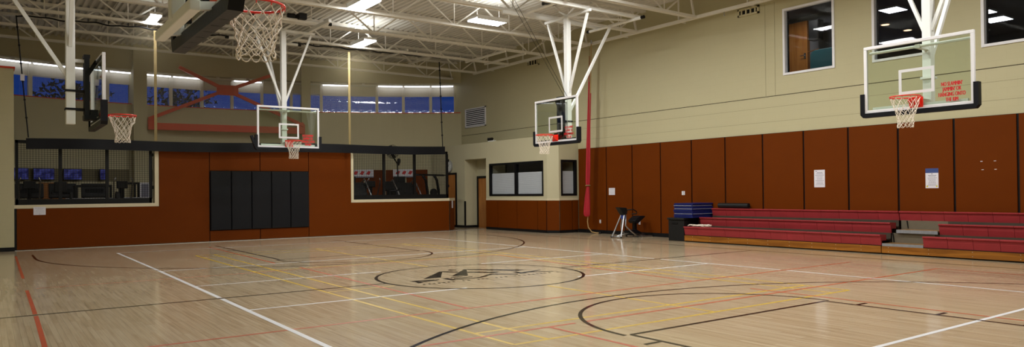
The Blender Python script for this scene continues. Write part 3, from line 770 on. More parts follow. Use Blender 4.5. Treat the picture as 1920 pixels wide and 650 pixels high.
# ------------------------------------------------------------------ upper windows and the rooms behind
rm = MB(); rm.box(W + .26, 22, -9, 4.2, 3.9, 4.0); rm.box(22, 22.1, -9, 6, 3.9, 7.0); rm.box(W + .26, 22, 5.9, 6.0, 3.9, 7.0); rm.box(W + .26, 22, -9.1, -9, 3.9, 7.0); rm.box(W + .26, 22, -9, 6, 6.9, 7.0)
rm.box(13.6, 13.7, .48, 5.9, 4.0, 6.9); rm.bar((W + .3, -1.28, 5.45), (13.65, .45, 5.45), .08, 2.9)
struct(rm.build('wall_upper', M['dark_room']), 'dark rooms behind the upper windows', 'room')
WL = ['upper window showing a wood door and teal mats', 'upper window behind the right side basket', 'upper window at the right edge of the picture']
for i, (y0, y1, z0, z1) in enumerate(WINS):
    f = MB(); b = .06
    f.box(W - .03, W + .1, y0, y1, z0, z0 + b).box(W - .03, W + .1, y0, y1, z1 - b, z1).box(W - .03, W + .1, y0, y0 + b, z0 + b, z1 - b).box(W - .03, W + .1, y1 - b, y1, z0 + b, z1 - b)
    w = struct(f.build('window_%d' % (40 + i), M['win_frame']), WL[i], 'window')
    MB().box(W + .04, W + .05, y0 + b, y1 - b, z0 + b, z1 - b).build('pane', M['glass_win'], w)
    MB().box(W + .1, W + .14, y0 + b, y0 + b + .02, z0, z1).box(W + .1, W + .14, y1 - b - .03, y1 - b, z0, z1).build('inner_stop', M['black_trim'], w)
dr = struct(MB().box(13.46, 13.599, 1.88, 2.75, 4.0, 6.72).build('door_3', M['door']), 'wood door seen through the first upper window', 'door')
MB().box(13.44, 13.46, 1.93, 1.99, 5.55, 5.72).build('handle_plate', M['chrome'], dr); MB().tube([(13.44, 1.96, 5.64), (13.38, 1.96, 5.64), (13.38, 2.08, 5.64)], .012, 6).build('door_handle', M['chrome'], dr)
sp = MB().box(13.1, 13.4, 1.28, 1.62, 6.0, 6.62).build('wall_speaker', M['black_plastic'], bevel=.03)
MB().box(13.09, 13.1, 1.31, 1.59, 6.04, 6.58).build('grille', M['black_metal'], sp); MB().box(13.4, 13.6, 1.4, 1.5, 6.3, 6.4).build('bracket', M['black_metal'], sp)
tag(sp, 'black loudspeaker seen through the first upper window', 'speaker')
tm = MB(); prof = [(0, 0), (0, 1.15), (.05, 1.25), (.15, 1.3), (.75, 1.3), (.75, 0)]
tm.prism(prof, lambda a, b, t: (13.25 + t, 1.66 - a, 4.42 + b), 0, .18); o = tm.build('hanging_mat', M['teal'], bevel=.02)
MB().tube([(13.3, 1.78, 5.70), (13.3, 1.4, 5.74)], .015, 6).build('hook', M['kick'], o)
tag(o, 'teal exercise mats hanging seen through the first upper window', 'mat')
for (x, y, l, wx, wy, m) in ((14.9, -.05, 'ceiling light panel at the top of the second upper window', .7, .6, 'lamp_far'), (19.0, -1.3, 'long ceiling light panel in the last upper window', .8, .7, 'lamp_far'),
                             (17.6, -1.55, 'ceiling light panel at the left of the last upper window', .6, .4, 'lamp_far'), (20.4, -.3, 'small ceiling light panel low in the last upper window', .5, .35, 'lamp_far')):
    o = MB().box(x - wx / 2, x + wx / 2, y - wy / 2, y + wy / 2, 6.84, 6.899).build('ceiling_light', M['steel'])
    MB().box(x - wx / 2 + .03, x + wx / 2 - .03, y - wy / 2 + .03, y + wy / 2 - .03, 6.832, 6.84).build('diffuser', M[m], o)
    tag(o, l, 'ceiling light', 'ceiling lights in the upper rooms')
for (x, y, l) in ((16.8, 1.15, 'warm round downlight in the second upper window, left one'), (18.3, 1.15, 'warm round downlight in the second upper window, right one')):
    o = MB().lathe([(.16, .0), (.16, .03), (.1, .035)], (x, y, 6.866), 16).build('downlight', M['steel'])
    MB().lathe([(.12, 0), (.12, .004)], (x, y, 6.861), 16).build('lens', M['lamp_warm'], o)
    tag(o, l, 'downlight', 'downlights in the upper rooms')
for (x, y, e) in ((12.3, 1.6, 22), (15.5, -3.5, 14)):
    la = bpy.data.lights.new('room_lamp', 'AREA'); la.size = .6; la.energy = e; la.color = (1, .97, .92)
    lo = bpy.data.objects.new('room_lamp', la); COL.objects.link(lo); lo.location = (x, y, 6.8)
# ------------------------------------------------------------------ roof joists
JV = [-1.45, 0.95, 3.35, 5.75, 8.15, 10.5, 12.93, 15.33, 17.35]
JN = ['in the middle of the hall', 'third nearest in view', 'passing over the right side basket', 'above the red rope', 'before the first lit fixture', 'fifth from the window wall',
      'directly over the divider net', 'just behind the divider net', 'nearest the curved window wall']
JLB = ['cream steel roof joist nearest the camera, above the frame', 'cream steel roof joist second nearest the camera', 'cream steel roof joist crossing the top right of the ceiling',
       'cream steel roof joist carrying the far right basket', 'cream steel roof joist passing in front of the square light fixture', 'cream steel roof joist above the end basket mast',
       'cream steel roof joist directly above the divider net', 'brightly lit cream roof joist just behind the divider net', 'dim cream roof joist nearest the ribbon windows']
for j, v in enumerate(JV):
    xl, xr = -9.4, W
    root = empty('roof_joist', (0.4, v, 6.62)); off = (0.4, v, 6.62)
    c = MB()
    for s in (-1, 1): c.box(xl, 9.95, v + s * .05 - .035, v + s * .05 + .035, 6.62, 6.69)
    c.build('bottom_chord', M['joist'], root, off)
    c = MB()
    for s in (-1, 1): c.box(xl, xr, v + s * .05 - .035, v + s * .05 + .035, 7.33, DECK - .002)
    c.build('top_chord', M['joist'], root, off)
    sh = 4.47 + (.5 if j % 2 else 0)
    web = MB(); k0 = sh - 2.08 * 7
    for k in range(10):
        b = k0 + 2.08 * k
        if b < xl + .2 or b > 9.9: continue
        web.bar((b, v, 6.66), (b, v, 7.36), .028)
        for s in (-1, 1):
            if xl < b + s * 1.0 < xr: web.bar((b + s * .04, v, 6.67), (b + s * 1.0, v, 7.36), .05, .04)
    web.bar((9.93, v, 6.66), (9.75, v, 7.36), .05)
    web.build('web_members', M['joist'], root, off)
    tag(root, JLB[j], 'roof joist', 'open web roof joists')
def bridging(x, y0, y1, z, label, r=.03):
    o = MB().bar((x, y0, z), (x, y1, z), r * 2, r * 2).build('bridging_bar', M['joist'])
    tag(o, label, 'bridging bar', 'bridging bars between the joists')
for i, (x, y0, y1) in enumerate(((5.3, 12.8, 15.5), (6.7, 12.8, 15.4), (8.0, 10.4, 13.1), (8.9, 10.4, 13.1), (1.0, 5.6, 15.5), (1.25, 5.6, 15.5), (-4.0, 8.0, 17.5))):
    bridging(x, y0, y1, 6.74 if i < 2 else 6.592 if i < 4 else 7.29, ['cream bridging bar where the net ends, left of the pair', 'cream bridging bar where the net ends, right of the pair', 'cream bridging bar above the office, left of the pair',
             'cream bridging bar above the office, right of the pair', 'long cream bar under the deck near the end basket, left', 'long cream bar under the deck near the end basket, right', 'long cream bar under the deck above the left opening'][i], .035)
p = MB().bar((9.98, -6, 6.65), (9.98, 15.6, 6.65), .09, .09).build('wall_pipe', M['joist'])
for y in (-4, -1, 1.5, 4, 6.5, 9.5, 12, 14.5): MB().box(9.96, 10.0, y - .02, y + .02, 6.66, 7.42).box(9.98, W, y - .015, y + .015, 6.63, 6.665).build('hanger', M['joist'], p)
tag(p, 'long cream pipe running along the top of the right wall', 'pipe')
sk = MB().tube([(9.98, 2.3, 6.62), (9.98, 2.3, 6.5)], .012, 6); sk.lathe([(.0, .0), (.03, .005), (.03, .02)], (9.98, 2.3, 6.48), 10)
tag(sk.build('sprinkler_head', M['chrome']), 'small sprinkler head below the right wall pipe', 'sprinkler')

# ------------------------------------------------------------------ ceiling lights
def light(x, y, z, along, label, power, wdt=.44, ln=1.15, vis=True):
    root = empty('ceiling_light', (x, y, z), 0 if along == 'y' else PI / 2)
    MB().box(-wdt / 2, wdt / 2, -ln / 2, ln / 2, .0, .07).box(-wdt / 2 - .02, -wdt / 2, -ln / 2, ln / 2, -.05, .07).box(wdt / 2, wdt / 2 + .02, -ln / 2, ln / 2, -.05, .07).build('housing', M['steel'], root)
    d = MB()
    for k in range(4):
        xx = -wdt / 2 + wdt * (k + .5) / 4; d.box(xx - .045, xx + .045, -ln / 2 + .03, ln / 2 - .03, -.03, -.004)
    d.build('tubes', M['lamp'], root)
    for s in (-1, 1): MB().tube([(0, s * ln * .35, .07), (0, s * ln * .35, 7.33 - z)], .006, 5).build('hanger', M['joist'], root)
    tag(root, label, 'ceiling light', 'high bay ceiling lights')
    la = bpy.data.lights.new('lamp', 'AREA'); la.shape = 'RECTANGLE'; la.size = wdt; la.size_y = ln; la.energy = power; la.color = (.97, .98, .94)
    ua = bpy.data.lights.new('uplight', 'AREA'); ua.shape = 'RECTANGLE'; ua.size = wdt; ua.size_y = ln; ua.energy = power * .14; ua.color = la.color
    uo = bpy.data.objects.new('uplight', ua); COL.objects.link(uo); uo.location = (x, y, z + .09); uo.rotation_euler = (PI, 0, root.rotation_euler[2])
    lo = bpy.data.objects.new('lamp', la); COL.objects.link(lo); lo.location = (x, y, z - .06); lo.rotation_euler = (0, 0, root.rotation_euler[2])
PW = 128
light(3.35, 12.35, 6.72, 'y', 'lit ceiling fixture above the right gold strap of the net', PW * 1.1)
light(5.2, 7.35, 6.72, 'x', 'lit ceiling fixture left of the far right basket mount', PW * 1.1, .55)
light(1.2, 7.55, 6.74, 'y', 'lit ceiling fixture at the top centre, behind basket pipes', PW, .5)
light(-3.25, 12.6, 6.74, 'y', 'lit ceiling fixture beside the near basket post at top left', PW * .18, .3)
OFFL = [(5.2, 2.2, 1.3), (1.0, 2.2, 1.1), (5.2, -2.8, 1.4), (1.0, -2.8, 1.2), (5.2, -8.0, 1.2), (1.0, -8.0, 1.1), (-3.4, 2.2, .33), (-3.4, -2.8, .62), (-3.4, 7.5, .18), (-3.4, -8, .6)]
OFN = ['over the right of mid court, out of the frame', 'over mid court, out of the frame', 'over the right key, out of the frame', 'over the near key, out of the frame', 'over the near right corner, out of the frame', 'over the near baseline, out of the frame',
       'over the left of mid court, out of the frame', 'over the left lane, out of the frame', 'over the far left lane, out of the frame', 'above the camera, out of the frame']
for (x, y, k), s in zip(OFFL, OFN): light(x, y, 6.9, 'y', 'lit ceiling fixture ' + s, PW * k)

# ------------------------------------------------------------------ basketball hoops
ZB, HB = 2.861, 1.22
def basket(u, v, rz, label, adjuster=False, pole=False, loose=False, cable=False, netr=.0042, beige=False, winch=True, dz=0, xm=-.46, low=False, nets=1.0):
    root = empty('basketball_hoop', (u, v, ZB + dz), rz); off = (0, 0, ZB)
    S = M['steel']; zt = ZB + HB; hw = .925
    g = MB().box(-.012, 0, -hw + .04, hw - .04, ZB + .04, zt - .04); g.build('glass_backboard', M['glass_board'], root, off)
    f = MB(); b = .055
    f.box(-.045, .012, -hw, hw, ZB, ZB + b).box(-.045, .012, -hw, hw, zt - b, zt).box(-.045, .012, -hw, -hw + b, ZB + b, zt - b).box(-.045, .012, hw - b, hw, ZB + b, zt - b)
    fr = f.build('backboard_frame', M['board_frame'], root, off, bevel=.006)
    t = MB(); a = .30; z0, z1 = 3.14, 3.58; w = .05
    t.box(.001, .004, -a, a, z0, z0 + w).box(.001, .004, -a, a, z1 - w, z1).box(.001, .004, -a, -a + w, z0 + w, z1 - w).box(.001, .004, a - w, a, z0 + w, z1 - w)
    t.build('target_square', M['white_paint'], root, off)
    tx = text_mb(['NO SLAMMIN\u2019', 'JAMMIN\u2019 OR', 'HANGING ONTO', 'THE RIM'], .098, .088, lambda x, y, z: (.003 + z, .57 + x, 3.205 + y), .0, .54, .0)
    base_v, base_f = list(tx.v), [list(f) for f in tx.f]
    for k in (1, 2, 3): tx.add([(x + .0005 * k, y + .0028 * k, z) for x, y, z in base_v], base_f)
    tx.build('warning_text', M['warn'], root, off)
    # edge padding: U round the lower edge
    pb = .105 if low else .075; pd = MB(); o, i, zc = hw + .065, hw - .012, ZB + .36
    out = [(-o, zc), (-o, ZB - .02), (-o + .05, ZB - .075), (o - .05, ZB - .075), (o, ZB - .02), (o, zc), (i, zc), (i, ZB + .004), (-i, ZB + .004), (-i, zc)]
    n = len(out)
    for s, e in ((0, 1),):
        pass
    def pp(y, z, x): return (x, y, z)
    # split the U into convex pieces
    for q in ([(-o, zc), (-o, ZB - .02), (-i, ZB + .004), (-i, zc)], [(-o, ZB - .02), (-o + .05, ZB - pb), (o - .05, ZB - pb), (o, ZB - .02), (i, ZB + .004), (-i, ZB + .004)], [(i, zc), (i, ZB + .004), (o, ZB - .02), (o, zc)]):
        pd.prism(q, lambda y, z, x: (x, y, z), -.075, .035)
    pad = pd.build('edge_padding', M['black_vinyl'], root, off)
    sl = MB()
    for k in range(6): yy = -.62 + k * .25; sl.box(-.05, .015, yy - .012, yy + .012, ZB - pb - .0015, ZB - pb + .0005)
    sl.build('pad_slots', M['black_trim'], pad)
    for ch in pad.children: ch.location = (0, 0, 0)
    for ch in pad.children:
        for vtx in ch.data.vertices: vtx.co.z -= ZB
    if loose:
        lo = MB(); lo.bar((-.02, -hw - .02, ZB - .05), (-.02, -hw - .16, ZB + .33), .07, .09, (1, 0, 0)); lo.build('loose_pad_end', M['black_vinyl'], root, off)
    # rim
    rp = MB().box(.004, .022, -.115, .115, 2.89, 3.07); rp.box(.022, .15, -.085, .085, 3.0, 3.045); rp.prism([(.022, 2.91), (.15, 3.0), (.022, 3.0)], lambda a, b, t: (a, t, b), -.08, .08)
    rp.build('rim_mount', M['rim'], root, off)
    rc_ = (.40, 0, 3.05)
    rm = MB().tube([(rc_[0] + .237 * math.cos(k * PI / 24), .237 * math.sin(k * PI / 24), 3.05) for k in range(48)], .0105, 8, True)
    for k in range(12):
        t0 = (k + .5) * PI / 6; q = Vector((rc_[0] + .237 * math.cos(t0), .237 * math.sin(t0), 3.04)); rm.tube([q + Vector((0, 0, 0)), q + Vector((0, 0, -.022))], .005, 5)
    rm.build('rim', M['rim'], root, off, smooth=True)
    # net: crossing strands that form diamonds, gathered towards the bottom
    lv = [(r_, 3.04 - (3.04 - z_) * nets) for r_, z_ in ([(.232, 3.025), (.222, 2.945), (.200, 2.865), (.176, 2.795), (.158, 2.73), (.150, 2.67), (.150, 2.615), (.158, 2.575)] if low else
          [(.232, 3.025), (.208, 2.93), (.176, 2.845), (.150, 2.775), (.133, 2.715), (.126, 2.66), (.127, 2.61), (.131, 2.57)])]
    nt = MB(); N = 12
    rnd = random.Random(int(u * 100) + 3)
    jit = {}
    def node(i, k):
        key = (i % N if k % 2 == 0 else i % N, k)
        if key not in jit: jit[key] = (rnd.uniform(-.06, .06), rnd.uniform(-.012, .012), rnd.uniform(-.008, .008))
        ja, jr, jz = jit[key] if k else (0, 0, 0)
        r, z = lv[k]; tt = 2 * PI * (i + (k % 2) * .5 + .5) / N + ja
        return Vector((rc_[0] + (r + jr) * math.cos(tt), (r + jr) * math.sin(tt), z + jz))
    for k in range(len(lv) - 1):
        for i in range(N):
            a_ = node(i, k)
            for s in ((0, -1) if k % 2 == 0 else (0, 1)):
                b_ = node((i + s) % N, k + 1)
                m_ = (a_ + b_) / 2; m_ += Vector((rc_[0] - m_.x, -m_.y, 0)).normalized() * .006
                nt.tube([a_, m_, b_], netr, 5, cap=False)
    K = len(lv) - 1
    for i in range(N):
        p0 = node(i, K); p1 = node(i + 1, K) if K % 2 == 0 else node((i + 1) % N, K)
        m1 = p0.lerp(p1, .25) - Vector((0, 0, .035)); m2 = p0.lerp(p1, .75) - Vector((0, 0, .035))
        nt.tube([p0, m1, (m1 + m2) / 2 - Vector((0, 0, .008)), m2, p1], netr, 5, cap=False)
    nt.build('net', M['cord_white'], root, off, smooth=True)
    # steel behind the board
    mw_ = .055 if low else .075; MB().box(xm - mw_, xm + mw_, -mw_, mw_, 2.84 if not loose else 3.0, 6.40).build('mast', S, root, off, bevel=.01)
    for s in (-1, 1):
        MB().bar((xm, s * .86, 6.36), (xm, s * .06, 4.28), .06, .06).build('side_brace', S, root, off)
    MB().bar((xm - .06, 0, 3.75), (-2.15, 0, 6.38), .065, .065).build('back_brace', S, root, off)
    MB().box(xm - .035, xm + .035, -.98, .98, 6.38, 6.45).build('top_tube', S, root, off)
    for s in (-1, 1): MB().box(-2.5, 1.2, s * .82 - .045, s * .82 + .045, 6.455, 6.55).build('mount_beam', S, root, off)
    MB().tube([(-2.3, -1.1, 6.42), (-2.3, 1.1, 6.42)], .045, 10).build('cross_tube', S, root, off); MB().tube([(.35, -1.15, 6.59), (.35, 1.15, 6.59)], .045, 10).build('cross_tube', S, root, off)
    for x_, z_ in ((-2.3, 6.42), (.35, 6.59)):
        for s in (-1, 1): MB().tube([(x_, s * 1.1, z_), (x_, s * 1.2, z_)], .05, 10).build('end_cap', M['black_metal'], root, off)
    for s in (-1, 1): MB().bar((xm, 0, 6.45), (xm + .0, s * .35, 6.63), .04).build('strut', S, root, off); MB().bar((xm, 0, 6.42), (-2.3, s * .5, 6.46), .05).build('strut', S, root, off)
    if winch:
        w_ = MB().box(.15, .55, .15, .38, 6.6, 6.78); w_.lathe([(.07, -.12), (.09, -.1), (.09, .1), (.07, .12)], (.28, .0, 6.7), 14, 'y'); w_.build('winch', M['black_plastic'], root, off, bevel=.01)
    if low: pass
    elif adjuster:
        k = MB()
        for s in (-.1, .1): k.box(-.24, -.16, s - .035, s + .035, 2.92, 4.12)
        k.box(-.25, -.15, -.14, .14, 4.08, 4.14); k.box(-.25, -.05, -.16, .16, 2.93, 3.02)
        k.bar((-.2, 0, 3.75), (-.03, 0, 4.05), .09, .07); k.box(-.15, -.02, -.1, .1, 3.0, 3.12)
        k.box(-.055, -.02, -.88, .88, 4.0, 4.03); k.box(-.055, -.02, -.88, .88, 2.92, 2.95)
        k.build('height_adjuster', M['black_metal'], root, off)
        MB().tube([(-.2, 0, 2.95), (-.2, 0, 4.05)], .015, 6).build('screw_jack', M['chrome'], root, off)
        MB().box(xm + .07, -.24, -.03, .03, 4.0, 4.06).build('top_link', S, root, off)
        for z in (3.12, 3.46):
            c = MB(); c.box(xm + .07, -.2, -.04, .04, z - .025, z + .025); c.box(xm - .09, xm + .09, -.09, -.075, z - .02, z + .02); c.box(xm - .09, xm + .09, .075, .09, z - .02, z + .02); c.build('clamp_arm', M['black_metal'], root, off)
    else:
        MB().tube([(-.09, -.86, 3.965), (-.09, .86, 3.965)], .026, 8).build('top_support_tube', S, root, off)
        MB().box(-.1, -.05, -.8, .8, 2.925, 2.97).build('bottom_support_bar', S, root, off)
        MB().box(xm + .07, -.05, -.04, .04, 3.93, 4.0).box(xm + .07, -.02, -.05, .05, 2.93, 3.05).build('board_bracket', S, root, off)
        MB().box(xm - .1, xm + .1, -.1, .1, 3.42, 3.46).build('mast_collar', S, root, off)
    if low:
        lb_ = MB().box(xm - .04, xm + .04, -.62, .70, 2.80, 2.88); lb_.build('lower_cross_bar', S, root, off, bevel=.008)
        for s in (-.5, .56): MB().bar((xm + .04, s, 2.86), (-.03, s + .05, 2.89), .08, .06).build('board_arm', S, root, off)
        k = MB()
        for s in (-.3, .3): k.box(-.1, -.05, s - .03, s + .03, 2.9, 4.02)
        k.build('rear_channel', M['black_metal'], root, off)
        MB().box(xm, -.03, -.06, .06, 3.9, 3.98).build('board_bracket', S, root, off)
    if cable:
        for s in (-.05, .06): MB().tube([(xm + .08, s, 4.16), (1.45, s * 1.5, 6.62)], .006, 5).build('hoist_cable', M['black_metal'], root, off)
    return tag(root, label, 'basketball hoop', 'ceiling hung basketball hoops')
basket(0, 10.233, -PI / 2, 'glass basketball hoop facing out from the far end wall, above the black pads', loose=True)
basket(5.60, 4.653, PI, 'glass basketball hoop with black adjuster near the red rope', adjuster=True, cable=True)
basket(5.884, -4.911, PI, 'glass basketball hoop nearest the bleachers, at upper right')
basket(-5.52, 4.72, 0, 'basketball hoop seen edge on at the far left', adjuster=True)
basket(-5.79, -4.78, 0, 'basketball hoop close overhead at top left, seen from below', low=True, netr=.0052, dz=.052, xm=-.22, nets=.86)

# ------------------------------------------------------------------ climbing rope with red cloth
def px(z): return (9.86, 7.86 + (6.4 - z) * .046)
rp = empty('climbing_rope', (9.86, 8.26, 0)); ro = (9.86, 8.26, 0)
pts = [(*px(z), z) for z in (6.62, 5.5, 4.4, 3.2, 2.2, 1.6, 1.0, .6)] + [(9.87, 8.16, .42), (9.89, 8.15, .22), (9.97, 8.06, .06), (10.05, 7.92, .026), (10.12, 7.80, .03)]
MB().tube(pts, .019, 8).build('rope', M['rope'], rp, ro, smooth=True)
MB().tube([(10.10, 7.83, .034), (10.13, 7.74, .036)], .034, 8).build('rope_end', M['black_trim'], rp, ro)
MB().tube([(9.86, 7.845, 6.62), (9.86, 7.845, 6.74)], .03, 8).build('hook', M['chrome'], rp, ro)
MB().tube([(9.80, px(5.9)[1] - .01, 6.5), (9.80, px(5.6)[1] + .02, 5.6), (9.8, px(5.4)[1], 5.3)], .012, 6).build('cloth_cord', M['strap'], rp, ro)
def cloth(zs, rs, sh, flut):
    mb = MB(); n = 36; vs = []; fs = []
    for i, (z, r) in enumerate(zip(zs, rs)):
        cx, cy = px(z); cx -= .03; cy += sh(z)
        for j in range(n):
            t = 2 * PI * j / n; rr = r * (1 + flut * math.sin(6 * t + z * 1.3) * .5 + .18 * math.sin(3 * t + z * 2))
            vs.append((cx + .55 * rr * math.cos(t), cy + rr * math.sin(t), z))
    for i in range(len(zs) - 1):
        for j in range(n): j2 = (j + 1) % n; fs.append((i * n + j, (i + 1) * n + j, (i + 1) * n + j2, i * n + j2))
    mb.add(vs, fs); return mb
zs = [6.2, 5.6, 4.9, 4.2, 3.6, 3.1, 2.7, 2.3, 2.0, 1.8, 1.68]
cloth(zs, [.022, .027, .03, .036, .044, .052, .058, .064, .062, .055, .04], lambda z: .05, .5).build('cloth', M['red_cloth'], rp, ro, smooth=True)
cloth(zs[2:], [.02, .022, .025, .03, .036, .042, .04, .036, .03], lambda z: -.045, .5).build('cloth', M['red_cloth'], rp, ro, smooth=True)
cloth([1.70, 1.6, 1.45, 1.2, .95, .75, .66, .60], [.04, .06, .08, .10, .115, .125, .12, .07], lambda z: -.0, .55).build('cloth_tail', M['red_cloth'], rp, ro, smooth=True)
MB().tube([(9.83 + .07 * math.cos(k * PI / 6), px(1.69)[1] + .09 * math.sin(k * PI / 6), 1.69) for k in range(12)], .02, 6, True).build('knot', M['strap'], rp, ro)
tag(rp, 'manila climbing rope wrapped in crimson cloth beside the office corner', 'rope')

# ------------------------------------------------------------------ stretching machine
sm = empty('stretching_machine', (9.5, 5.75, 0)); so = (9.5, 5.75, 0); cy = 5.75
for s in (-1, 1):
    y = cy + s * .2
    MB().tube([(8.92, y - .02, .03), (9.22, cy + s * .07, .72)], .024, 8).build('rear_leg', M['chrome'], sm, so)
    MB().tube([(9.30, cy + s * .07, .72), (9.24, cy + s * .10, .38), (9.36, y, .22), (9.62, y + s * .05, .03)], .024, 8).build('front_leg', M['chrome'], sm, so, smooth=True)
fb = MB()
fb.tube([(8.93, cy - .22, .035), (8.93, cy + .22, .035)], .022, 8); fb.tube([(8.96, cy, .05), (9.5, cy, .15), (9.9, cy, .1), (10.2, cy - .02, .05)], .024, 8); fb.build('base_bar', M['chrome'], sm, so, smooth=True)
MB().box(9.72, 10.2, cy - .36, cy - .28, .0, .05).build('foot_rail', M['chrome'], sm, so, bevel=.01)
MB().box(9.65, 10.16, cy - .06, cy - .0, .01, .055).build('floor_rail', M['chrome'], sm, so, bevel=.008)
rf = MB()
for x, y in ((8.92, cy - .22), (8.92, cy + .22), (9.62, cy - .25), (9.62, cy + .25)): rf.lathe([(.03, 0), (.032, .03), (.026, .05)], (x, y, 0), 10)
rf.build('rubber_foot', M['rubber'], sm, so)
c = MB(); c.prism([(8.98, .97), (9.30, .95), (9.36, .86), (9.24, .70), (9.18, .72)], lambda a, b, t: (a, cy + t, b), -.1, .1); c.build('placard', M['black_plastic'], sm, so, bevel=.02)
c = MB(); c.prism([(9.2, .72), (9.3, .72), (9.31, .62), (9.21, .60)], lambda a, b, t: (a, cy + t, b), -.07, .07); c.build('neck', M['blue_plastic'], sm, so)
for s in (-1, 1):
    MB().tube([(9.3, cy + s * .12, .88), (9.5, cy + s * .2, .89), (9.62, cy + s * .22, .82), (9.62, cy + s * .22, .75), (9.42, cy + s * .2, .745)], .018, 8).build('handlebar', M['black_metal'], sm, so, smooth=True)
c = MB(); c.prism([(9.60, .52), (9.68, .44), (9.74, .43), (10.06, .64), (10.08, .67), (9.86, .68), (9.74, .62)], lambda a, b, t: (a, cy + t, b), -.17, .17); c.build('seat_pad', M['black_vinyl'], sm, so, bevel=.025)
MB().box(9.7, 9.8, cy - .05, cy + .05, .15, .48).build('seat_post', M['black_metal'], sm, so)
c = MB(); c.prism([(9.35, .22), (9.75, .24), (9.95, .14), (9.95, .08), (9.4, .14)], lambda a, b, t: (a, cy + t, b), -.11, .11); c.build('knee_pad', M['black_vinyl'], sm, so, bevel=.015)
MB().tube([(9.31, cy, .6), (9.34, cy, .2)], .02, 8).build('strut', M['black_metal'], sm, so)
tag(sm, 'grey and black stretching machine with tilted seat by the right wall', 'exercise machine')

# ------------------------------------------------------------------ storage bin, mats, roll, heap
bn = MB().box(9.2, 9.86, 3.22, 3.82, .0, .62).build('storage_bin', M['black_plastic'], bevel=.02)
MB().box(9.17, 9.88, 3.2, 3.84, .62, .68).build('lid', M['black_plastic'], bn, bevel=.012)
MB().box(9.185, 9.2, 3.45, 3.67, .50, .54).build('handle', M['black_trim'], bn)
tag(bn, 'charcoal plastic storage bin under the blue mats', 'bin')
ml = ['bottom', 'second lowest', 'third lowest', 'fourth lowest', 'middle', 'fourth highest', 'third highest', 'second highest', 'topmost']
z = .682
for i in range(9):
    dx, dy = random.uniform(-.012, .01), random.uniform(-.012, .012); h = .047
    o = MB().box(9.3 + dx, 10.22 + dx, 2.99 + dy, 3.69 + dy, z, z + h).build('exercise_mat', M['mat_blue'], bevel=.012)
    if i in (2, 5, 7): MB().box(9.294 + dx, 9.3005 + dx, 3.01 + dy, 3.67 + dy, z + .018, z + .026).box(9.32 + dx, 10.18 + dx, 2.9845 + dy, 2.991 + dy, z + .018, z + .026).build('hook_tape', M['mat_white'], o)
    MB().box(9.297 + dx, 9.3005 + dx, 3.01 + dy, 3.67 + dy, z + .040, z + .043).build('fold_seam', M['black_trim'], o)
    tag(o, 'blue folded exercise mat, %s of the stack on the storage bin' % ml[i], 'mat', 'blue folded mats on the bin'); z += h + .0005
o = MB().lathe([(.055, 0), (.075, .01), (.075, 1.03), (.055, 1.04)], (10.13, 1.66, 1.032), 20, 'y').build('foam_roll', M['black_plastic'], smooth=False)
MB().tube([(10.13, 1.64, 1.032), (10.13, 1.66, 1.032)], .02, 10).build('core', M['black_trim'], o)
tag(o, 'black foam roll lying on the top bleacher bench beside the blue mats', 'foam roll')
nh = MB()
for k in range(16):
    c0 = Vector((9.32 + random.uniform(-.08, .1), 2.72 + random.uniform(-.2, .2), .455 + random.uniform(0, .02))); r0 = random.uniform(.06, .16); ph = random.uniform(0, 6)
    nh.tube([(c0.x + r0 * .7 * math.cos(t * .7 + ph), c0.y + r0 * 1.5 * math.sin(t * .7 + ph), max(.448, c0.z + .022 * math.sin(t * 1.9 + ph) + .012)) for t in range(9)], .010, 5)
tag(nh.build('net_heap', M['cord_white'], smooth=True), 'heap of white netting rope on the lowest bleacher bench', 'netting')

# ------------------------------------------------------------------ bleachers
def bench(y0, y1, x0, z0, z1, depth=.255):
    # row of moulded seat modules along y, rounded nosing leaning out at the top
    mb = MB(); n = max(1, round(abs(y1 - y0) / .47)); w = (y1 - y0) / n
    prof = [(x0 + .035, z0), (x0 + .005, z0 + .13), (x0 - .0, z1 - .05), (x0 - .03, z1 - .035), (x0 - .035, z1 - .015), (x0 - .02, z1), (x0 + depth, z1 - .01), (x0 + depth, z0 + .1), (x0 + .06, z0 + .1), (x0 + .06, z0)]
    for i in range(n):
        a, b = y0 + i * w + .003, y0 + (i + 1) * w - .003
        mb.prism(prof, lambda p, q, t: (p, t, q), a, b)
    return mb
RX = [9.15, 9.60, 9.98]; RZ = [(.20, .44), (.455, .70), (.735, .955)]
def bleacher(y0s, y1s, aisle, label):
    root = empty('bleachers', (9.6, (y0s[0] + y1s) / 2, 0)); off = (9.6, (y0s[0] + y1s) / 2, 0)
    ya = y0s[0]
    for r in range(3):
        ys, ye = y0s[r], y1s
        if aisle and r < 2:
            ye = aisle[r][1]
        bench(ye, ys, RX[r], *RZ[r]).build('bench', M['seat_red'], root, off)
    k = MB().box(9.16, 9.20, y1s + .006, ya, .03, .185); k.build('kickboard', M['kick'], root, off)
    bo = MB(); y = ya - .3; 
    while y > y1s: bo.box(9.157, 9.16, y - .007, y + .007, .15, .164).box(9.157, 9.16, y - .007, y + .007, .06, .074); y -= .62
    bo.build('bolts', M['alu'], root, off)
    sh = MB().box(9.2, 10.22, y1s + .01, ya - .01, .0, .03); sh.box(9.175, 9.5, y1s + .006, ya - .01, .185, .2); sh.build('skirt', M['black_trim'], root, off)
    t = MB(); t.box(9.45, 9.63, y1s + .01, y0s[1], .30, .33); t.box(9.9, 10.0, y1s + .01, y0s[2], .57, .60); t.build('tread', M['riser_shaded'], root, off)
    ri = MB(); ri.box(9.62, 9.64, y1s + .01, y0s[1], .2, .46); ri.box(10.0, 10.02, y1s + .01, y0s[2], .44, .74); ri.build('riser', M['riser_shaded'], root, off)
    return root, off
r1, o1 = bleacher((3.17, 2.96, 2.83), -2.555, None, '')
tag(r1, 'red and pine pull-out bleachers, longer section left of the aisle', 'bleachers', 'pull-out bleachers on the right wall')
